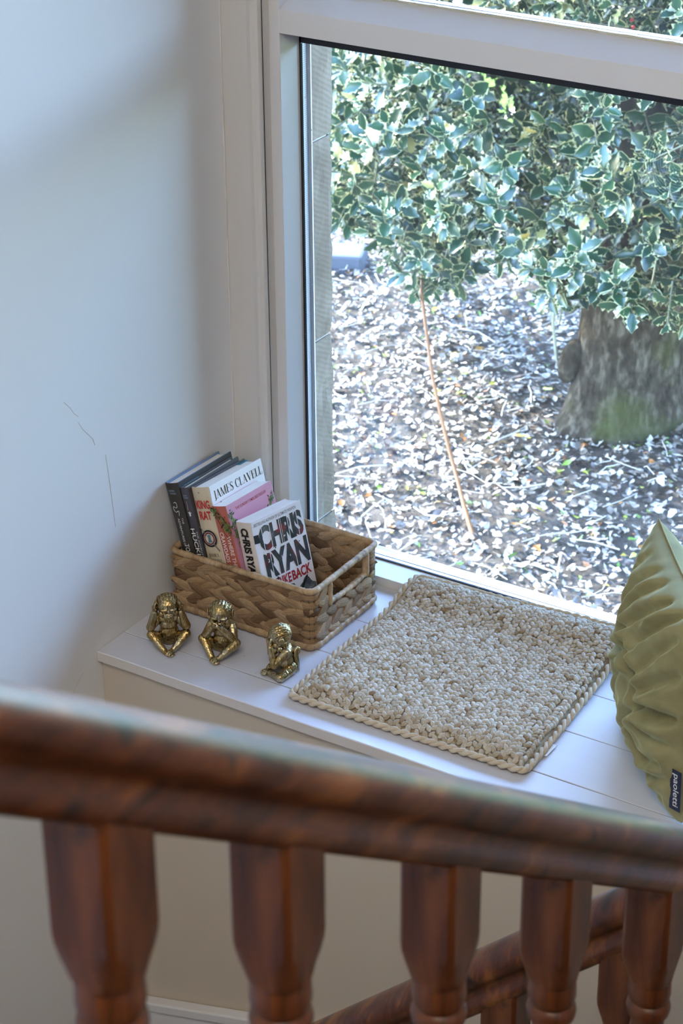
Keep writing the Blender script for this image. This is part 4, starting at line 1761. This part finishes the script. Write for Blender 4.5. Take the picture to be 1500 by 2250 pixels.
def gz(x, y):
    return ZG + .020 * math.sin(x * 2.1 + 1) * math.cos(y * 1.7) + .010 * math.sin(x * 6 + y * 5)


def soil():
    t = NT('soil')
    c = t.ramp(t.noise(14, 6), [(.3, (.030, .024, .019)), (.6, (.075, .062, .05)), (.8, (.13, .11, .09))])
    t.bump(t.noise(30, 6), .8, .02)
    return t.set(color=c, rough=.95, spec=.1)


M_soil = soil()
V, F = [], []
gx0, gx1, gy0, gy1, NXg, NYg = -4.5, 3.0, .515, 5.4, 60, 50
for i in range(NXg + 1):
    for j in range(NYg + 1):
        x, y = gx0 + (gx1 - gx0) * i / NXg, gy0 + (gy1 - gy0) * j / NYg
        V.append((x, y, gz(x, y)))
for i in range(NXg):
    for j in range(NYg):
        q = i * (NYg + 1) + j
        F.append((q, q + NYg + 1, q + NYg + 2, q + 1))
gr = np_obj('ground', V, F, M_soil, None, True)
gr['kind'] = 'structure'
lawn_t = NT('sunlit_grass')
lawn_c = lawn_t.ramp(lawn_t.noise(9, 5), [(.3, (.055, .11, .012)), (.6, (.095, .17, .02)), (.8, (.14, .21, .035))])
lawn_t.bump(lawn_t.noise(60, 4), .8, .03)
M_lawn = lawn_t.set(color=lawn_c, rough=.9, spec=.1)
ln = np_obj('lawn', [(-30, 5.3, -1.0), (25, 5.3, -1.0), (25, 9.0, -.95), (-30, 9.0, -.95)], [(0, 1, 2, 3)], M_lawn)
ln['kind'] = 'structure'
dv = np_obj('reflection_ground', [(-30, 9.0, -.95), (25, 9.0, -.95), (25, 60, -.6), (-30, 60, -.6)], [(0, 1, 2, 3)], simple('pale_reflection_ground', (.22, .215, .205), .9, vs=40, bs=90))  # unseen pale ground, added so the handrail reflects a neutral tone
dv['kind'] = 'structure'


def litter_mat():
    t = NT('fallen_leaves')
    at = t.n('ShaderNodeAttribute', attribute_name='tint')
    oi = t.n('ShaderNodeObjectInfo')
    sm = t.n('ShaderNodeMath', operation='ADD')
    t.l(at.outputs['Fac'], sm.inputs[0])
    t.l(oi.outputs['Random'], sm.inputs[1])
    fr = t.n('ShaderNodeMath', operation='FRACT')
    t.l(sm.outputs[0], fr.inputs[0])
    c = t.ramp(fr.outputs[0], [(0, (.025, .018, .014)), (.20, (.060, .045, .034)), (.42, (.17, .135, .105)), (.62, (.30, .26, .21)), (.92, (.43, .39, .335)), (.935, (.26, .09, .02)), (.955, (.26, .10, .02)), (.965, (.32, .27, .03)), (.985, (.14, .24, .03)), (1, (.08, .15, .03))])
    return t.set(color=c, rough=.42, spec=.55)


M_lit = litter_mat()


def flake(seed):
    rr = random.Random(seed)
    st = 5
    V, F = [], []
    cu_ = rr.uniform(.15, .55) * rr.choice((1, 1, -1))
    fold = rr.uniform(.1, .5)
    for i in range(st):
        t = i / (st - 1)
        w = .40 * math.sin(math.pi * min(1, max(.02, t * .96 + .02))) ** .75 * (1 + .22 * (i % 2) * rr.choice((1, -1)))
        z = cu_ * (t - .5) ** 2
        V += [(t - .5, -w, z + fold * w + .05 * rr.gauss(0, 1)), (t - .5, 0, z), (t - .5, w, z + fold * w + .05 * rr.gauss(0, 1))]
    for i in range(st - 1):
        for j in range(2):
            q = i * 3 + j
            F.append((q, q + 3, q + 4, q + 1))
    return V, F


FK = [flake(i) for i in range(10)]
FKM = []
for i, (v_, f_) in enumerate(FK):
    me = MB().add(v_, f_).mesh('fallen_leaf', M_lit, True)
    FKM.append(me)


def leaf_matrix(x, y, sz, zz=0):
    up = random.uniform(0, .018)
    return Matrix.Translation((x, y, gz(x, y) + .006 + up + zz)) @ Matrix.Rotation(random.uniform(0, 6.28), 4, 'Z') @ Matrix.Rotation(random.gauss(0, .32), 4, 'X') @ Matrix.Rotation(random.gauss(0, .32), 4, 'Y') @ Matrix.Diagonal((sz, sz * random.uniform(.38, .95), sz, 1))


spots = []
while len(spots) < 36000:
    x, y = random.uniform(-2.7, 2.4), random.uniform(1.0, 5.2)
    # denser where the window looks
    ax = -.42 - .53 * (y - 2.5)
    if abs(x - ax) > .95 and random.random() < .72:
        continue
    spots.append((x, y, abs(random.gauss(.012, .007)) + .010))
near = sorted([s for s in spots if abs(s[0] + .42 + .53 * (s[1] - 2.5)) < .55 and 2.0 < s[1] < 2.9], key=lambda s: -s[2] / (s[1] + 2))[:270]
nset = set(near)
V, F, T = [], [], []
FN = [(np.array(a), b_) for a, b_ in FK]
for s in spots:
    M = leaf_matrix(*s)
    if s in nset:
        o = link('fallen_leaf', random.choice(FKM), gr)
        o.matrix_local = M
        o.location.z += .006
        continue
    A = np.array(M)
    P, f_ = random.choice(FN)
    b0 = len(V)
    V += (P @ A[:3, :3].T + A[:3, 3]).tolist()
    F += [tuple(q + b0 for q in ff_) for ff_ in f_]
    T += [random.random()] * len(P)
np_obj('leaf_litter', V, F, M_lit, gr, True, 'stuff', {'tint': T})
mb = MB()
for i in range(420):
    x, y = random.uniform(-2.3, .5), random.uniform(1.7, 4.2)
    a = random.uniform(0, 6.28)
    l = random.uniform(.04, .16)
    p = [Vector((x + math.cos(a) * l * k, y + math.sin(a) * l * k, gz(x, y) + .022 + random.uniform(0, .012))) for k in (-.5, 0, .5)]
    p[1] += Vector((random.gauss(0, .006), random.gauss(0, .006), .004))
    mb.tube(p, random.uniform(.0010, .0026), 5)
mb.obj('twigs', simple('dead_twig', (.34, .29, .24), .8, var=.4, vs=9), gr, kind='stuff')
ob = MB().box((-.11, -.07, -.05), (.09, .07, .05)).obj('stone_slab', simple('blue_grey_stone', (.05, .058, .08), .85, bs=60), None, bevel=.012)
ob.location = (-1.90, 3.72, ZG + .02)
ob.rotation_euler = (0, 0, .4)
tag(ob, 'flat blue-grey stone block on the leaf litter beside the window jamb', 'stone')


# holly
def holly_mat(name, nsc):
    t = NT(name)
    at = t.n('ShaderNodeAttribute', attribute_name='edge')
    tn = t.n('ShaderNodeAttribute', attribute_name='tint')
    oi = t.n('ShaderNodeObjectInfo')
    sm = t.n('ShaderNodeMath', operation='ADD')
    t.l(tn.outputs['Fac'], sm.inputs[0])
    t.l(oi.outputs['Random'], sm.inputs[1])
    fr = t.n('ShaderNodeMath', operation='FRACT')
    t.l(sm.outputs[0], fr.inputs[0])
    green = t.ramp(fr.outputs[0], [(0, (.005, .024, .011)), (.5, (.008, .037, .016)), (.9, (.018, .060, .024)), (.985, (.03, .06, .025)), (.992, (.34, .30, .10)), (1, (.34, .30, .10))])
    nz = t.n('ShaderNodeMath', operation='MULTIPLY_ADD')
    t.l(t.noise(nsc, 3), nz.inputs[0])
    nz.inputs[1].default_value = .5
    t.l(at.outputs['Fac'], nz.inputs[2])
    e = t.ramp(nz.outputs[0], [(.80, (0, 0, 0)), (.93, (1, 1, 1))])
    c = t.mix(e, green, (.30, .30, .15))
    t.set(color=c, rough=.27, spec=.55)
    t.b.inputs['Transmission Weight'].default_value = 0
    # a little light comes through the blade
    tr = t.n('ShaderNodeBsdfTranslucent')
    t.l(c, tr.inputs[0])
    mx = t.n('ShaderNodeMixShader')
    mx.inputs[0].default_value = .18
    out_ = t.t.nodes['Material Output']
    t.l(t.b.outputs[0], mx.inputs[1])
    t.l(tr.outputs[0], mx.inputs[2])
    t.l(mx.outputs[0], out_.inputs[0])
    return t.m


M_holly = holly_mat('variegated_leaf', 70)
M_holly1 = holly_mat('variegated_leaf_single', 4)
M_bark = NT('bark')
_v = M_bark.co((1, 1, .45))
_n = M_bark.noise(34, 8, _v, .72)
_c = M_bark.ramp(_n, [(.3, (.012, .009, .006)), (.5, (.040, .031, .021)), (.62, (.10, .083, .060)), (.8, (.17, .15, .115))])
_c = M_bark.mix(M_bark.ramp(M_bark.noise(4, 4), [(.5, (0, 0, 0)), (.66, (.8, .8, .8))]), _c, (.045, .050, .015))
M_bark.bump(_n, .9, .02)
M_bark = M_bark.set(color=_c, rough=.95, spec=.03)


def holly_leaf(seed):
    rr = random.Random(seed)
    st = 8
    V, E, F = [], [], []
    curl = rr.uniform(-.55, -.1)
    fold = rr.uniform(.10, .35)
    wav = rr.uniform(.04, .09)
    for i in range(st):
        t = i / (st - 1)
        w = .30 * math.sin(math.pi * (t * .94 + .05)) ** .85
        sp_ = (1.26 if i % 2 else .78) if 0 < i < st - 1 else 1
        z = curl * t * t * .5
        for k, q in ((-1, 1.0 * sp_), (-1, .68), (0, 0), (1, .68), (1, 1.0 * sp_)):
            V.append((t + (.05 if q > .9 and i % 2 else 0), k * w * q, z + fold * w * q + (wav * (1 if i % 2 else -1) if q > .75 else 0)))
            E.append(1.0 if q > .75 else (0.5 if i in (0, st - 1) else (.42 if k else 0.0)))
    for i in range(st - 1):
        for j in range(4):
            q = i * 5 + j
            F.append((q, q + 5, q + 6, q + 1))
    return V, F, E


HL = [holly_leaf(i) for i in range(8)]
HLM = []
for v_, f_, e_ in HL:
    me = MB().add(v_, f_).mesh('leaf', M_holly1, True)
    at = me.attributes.new('edge', 'FLOAT', 'POINT')
    at.data.foreach_set('value', np.array(e_, np.float32))
    HLM.append(me)
tree = empty('holly_tree', (-.50, 3.10, ZG))
tag(tree, 'variegated holly tree with cream-edged leaves and a thick grey trunk outside the window', 'tree')
TO = Vector(tree.location)
# trunk
mb = MB()
n = 40
rings = [(-.06, .235), (0, .205), (.05, .182), (.12, .166), (.22, .158), (.35, .150), (.5, .148), (.8, .14), (1.2, .125), (1.7, .10), (2.2, .07)]
V, F = [], []
for z, r in rings:
    for j in range(n):
        a = 2 * math.pi * j / n
        fl_ = 1 + (.07 * math.sin(3 * a + 1) + .05 * math.sin(5 * a)) * math.exp(-z * 4) + .02 * math.sin(4 * a + z * 5)
        V.append((r * fl_ * math.cos(a) + .03 * z, r * fl_ * math.sin(a), z))
for i in range(len(rings) - 1):
    for j in range(n):
        F.append((i * n + j, i * n + (j + 1) % n, (i + 1) * n + (j + 1) % n, (i + 1) * n + j))
F.append(tuple(range((len(rings) - 1) * n, len(rings) * n)))
mb.add(V, F)
trunk = mb.obj('trunk', M_bark, tree, True)
MB().ell((-.115, -.125, .21), (.038, .035, .075), M=Matrix.Rotation(.25, 3, 'Y')).obj('branch_stub', M_bark, trunk, True)
kn = MB().tube([(-.165, -.12, .20), (-.175, -.135, .32), (-.165, -.15, .46), (-.15, -.16, .60)], [.006, .005, .004, .004], 6)
kn.obj('sucker_stem', simple('sucker_bark', (.22, .22, .16), .8), tree)


def zbot(x):
    xs = [-3.2, -1.55, -1.25, -1.12, -1.0, -.93, -.86, -.80, -.72, -.60, -.52, -.40, -.28, -.15, .1, .8]
    zs_ = [-.20, -.25, -.29, -.29, -.38, -.45, -.46, -.40, -.31, -.33, -.39, -.37, -.36, -.36, -.34, -.2]
    return float(np.interp(x, xs, zs_))


leaves = []
twigs = MB()


def spray(c, ax, nl=9, s0=1.0):
    ax = ax.normalized()
    q = ax.to_track_quat('Z', 'Y')
    Ls = .085 * s0
    twigs.tube([c - ax * (Ls + .05), c - ax * .03, c + ax * .005], [.0026, .0022, .0014], 4)
    for k in range(nl):
        t = k / max(1, nl - 1)
        p = c - ax * (Ls * (1 - t))
        ph = k * 2.399 + random.gauss(0, .25)
        tilt = R(82 - 48 * t + random.gauss(0, 9))
        d = Vector((math.sin(tilt) * math.cos(ph), math.sin(tilt) * math.sin(ph), math.cos(tilt)))
        d = q @ d
        l = random.uniform(.048, .068) * s0 * (1 - .25 * t ** 3)
        # upper face of the blade looks along the shoot
        z_ = (ax - d * ax.dot(d)).normalized()
        z_ = (z_ + Vector((0, 0, .35))).normalized()
        z_ = (z_ - d * z_.dot(d)).normalized()
        y_ = z_.cross(d)
        M = Matrix((d, y_, z_)).transposed().to_4x4()
        M.translation = p + d * .006
        leaves.append((M @ Matrix.Rotation(random.gauss(0, .2), 4, 'X') @ Matrix.Diagonal((l, l, l, 1))))


cnt = 0
while cnt < 2100:
    x, y, z = random.uniform(-2.3, .45), random.uniform(2.32, 3.75), random.uniform(-.85, .95) if random.random() < .78 else random.uniform(.5, 1.6)
    xe = x + (y - 2.6) * .55            # the crown leans round the trunk
    b_ = zbot(xe) - .28 * (y - 2.6)
    if z < b_:
        continue
    if x < -1.32 - .66 * (y - 2.6) + .10 * math.sin(z * 9):
        continue
    if z > .5 and x < -.9 - .5 * (y - 2.6):
        continue
    # thinner towards a gap in the crown
    gapd = math.hypot((x + .62 + .60 * (y - 2.6)) / .17, (z - .215 + .36 * (y - 2.6)) / .10)
    if gapd < 1 and random.random() < .88:
        continue
    dep = min(1, (y - 2.30) / 1.05)
    if random.random() < .25 * dep:
        continue
    ax = Vector((random.gauss(.15, .55), -1.0 + .5 * dep + random.gauss(0, .35), random.gauss(.38, .45) - (.5 if z < b_ + .1 else 0)))
    spray(Vector((x, y, z)), ax, random.randint(7, 11), random.uniform(.85, 1.15))
    cnt += 1
cnt = 0
while cnt < 650:
    x, y, z = random.uniform(-2.4, .45), random.uniform(3.1, 3.95), random.uniform(-.95, .75)
    xe = x + (y - 2.6) * .55
    if z < zbot(xe) - .28 * (y - 2.6) + .04 or x < -1.26 - .66 * (y - 2.6):
        continue
    if math.hypot((x + .62 + .60 * (y - 2.6)) / .15, (z - .215 + .36 * (y - 2.6)) / .085) < 1 and random.random() < .75:
        continue
    spray(Vector((x, y, z)), Vector((random.gauss(.1, .5), -.8 + random.gauss(0, .4), random.gauss(.2, .5))), random.randint(8, 11), random.uniform(1.0, 1.3))
    cnt += 1
# hanging tips along the lower edge of the crown
for i in range(46):
    x = random.uniform(-1.55, .25)
    y = random.uniform(2.35, 2.75)
    xe = x + (y - 2.6) * .55
    z = zbot(xe) - .28 * (y - 2.6) + random.uniform(.0, .06)
    spray(Vector((x, y, z)), Vector((random.gauss(.1, .5), -.7, random.gauss(-.35, .3))), random.randint(6, 9), .9)
camp = CAM
leaves.sort(key=lambda M: (M.translation - camp).length)
vis = [M for M in leaves if -1.3 < M.translation.x < .0 and M.translation.z < .45][:285]
vids = {id(M) for M in vis}
V, F, E_, T = [], [], [], []
HN = [(np.array(a), b_, e_) for a, b_, e_ in HL]
for M in leaves:
    if id(M) in vids:
        o = link('leaf', random.choice(HLM), tree)
        o.matrix_local = Matrix.Translation(-TO) @ M
        continue
    A = np.array(M)
    P, f_, e_ = random.choice(HN)
    b0 = len(V)
    V += (P @ A[:3, :3].T + A[:3, 3] - np.array(TO)).tolist()
    F += [tuple(q + b0 for q in ff_) for ff_ in f_]
    E_ += e_
    T += [random.random()] * len(P)
np_obj('foliage', V, F, M_holly, tree, True, 'stuff', {'edge': E_, 'tint': T})
twm = twigs.mesh('shoots', simple('green_twig', (.10, .10, .05), .7))
o = link('shoots', twm, tree)
o.location = -TO
o['kind'] = 'stuff'
for k in range(16):
    a = random.uniform(0, 6.28)
    z0 = random.uniform(1.45, 2.1)
    L = random.uniform(.5, 1.0)
    p = [Vector((.10 * math.cos(a) + .03 * z0, .10 * math.sin(a), z0)), Vector((.55 * L * math.cos(a), .55 * L * math.sin(a), z0 + .08)), Vector((L * math.cos(a), L * math.sin(a), z0 - .02))]
    MB().tube(p, [.022, .014, .006], 7).obj('branch', M_bark, tree, True)

for bx, by, bz in ((-.27, 2.52, .43), (-.262, 2.51, .415), (-.70, 2.45, .33)):
    MB().ell((bx - TO.x, by - TO.y, bz - TO.z), (.0050, .0050, .0050), 10, 7).obj('berry', simple('red_berry', (.45, .02, .02), .3), tree, True)

# orange cane hanging from the crown
cn = MB().tube([(-.868, 2.53, -.36), (-.854, 2.5, -.405), (-.812, 2.46, -.51), (-.768, 2.42, -.617), (-.72, 2.385, -.705), (-.673, 2.35, -.782), (-.615, 2.30, -.845), (-.564, 2.25, -.895), (-.49, 2.17, -.935), (-.41, 2.09, -.955)],
               [.0046, .0046, .0046, .0048, .0052, .0056, .0058, .0062, .0066, .0066], 8).obj('cane', simple('orange_cane', (.15, .055, .010), .55, var=.25, vs=12), None, True)
tag(cn, 'thin orange-brown bare cane bending down from the holly to the ground', 'cane')

# clipped hedge far across the lawn
hd = MB()
hm = simple('hedge_green', (.09, .15, .03), .9, var=.5, vs=7, bs=12, bstr=1.0)
V, F = [], []
nx_, nz_ = 120, 24
for i in range(nx_ + 1):
    for j in range(nz_ + 1):
        x = -22 + 36 * i / nx_
        z = -1 + 2.6 * j / nz_
        V.append((x, 13 + .5 * math.sin(x * 1.3) + random.uniform(-.25, .25) + .8 * (j / nz_) ** 2, z))
for i in range(nx_):
    for j in range(nz_):
        q = i * (nz_ + 1) + j
        F.append((q, q + nz_ + 1, q + nz_ + 2, q + 1))
hg = np_obj('hedge', V, F, hm)
sol = hg.modifiers.new('solid', 'SOLIDIFY')
sol.thickness = 1.2
sol.offset = 1
tag(hg, 'sunlit green hedge across the lawn, glimpsed through gaps in the holly', 'hedge')

# cobwebs outside/inside the glass
wb = MB()
cxw, czw = .738, .806
for k in range(13):
    a = 2 * math.pi * k / 13
    wb.tube([(cxw, YG + .035, czw), (cxw + .055 * math.cos(a), YG + .035, czw + .062 * math.sin(a))], .00005, 3)
for r in range(12):
    rad_ = .008 + .0042 * r
    wb.tube([(cxw + rad_ * math.cos(2 * math.pi * k / 26), YG + .035, czw + 1.1 * rad_ * math.sin(2 * math.pi * k / 26)) for k in range(26)], .00006, 3, closed=True)
wo = wb.obj('cobweb', ink('web_silk', (.35, .37, .38), .4), None)
tag(wo, 'round cobweb of fine threads outside the lower pane at right', 'cobweb')
wb = MB().tube([(.53, YG - .004, 1.004), (.59, YG - .0035, 1.0075), (.64, YG - .003, 1.008), (.70, YG - .003, 1.003), (.75, YG - .003, .996)], .00022, 4).obj('cobweb', ink('web_silk_strand', (.8, .82, .85), .4), None)
tag(wb, 'single loose cobweb strand across the upper pane above the transom', 'cobweb')
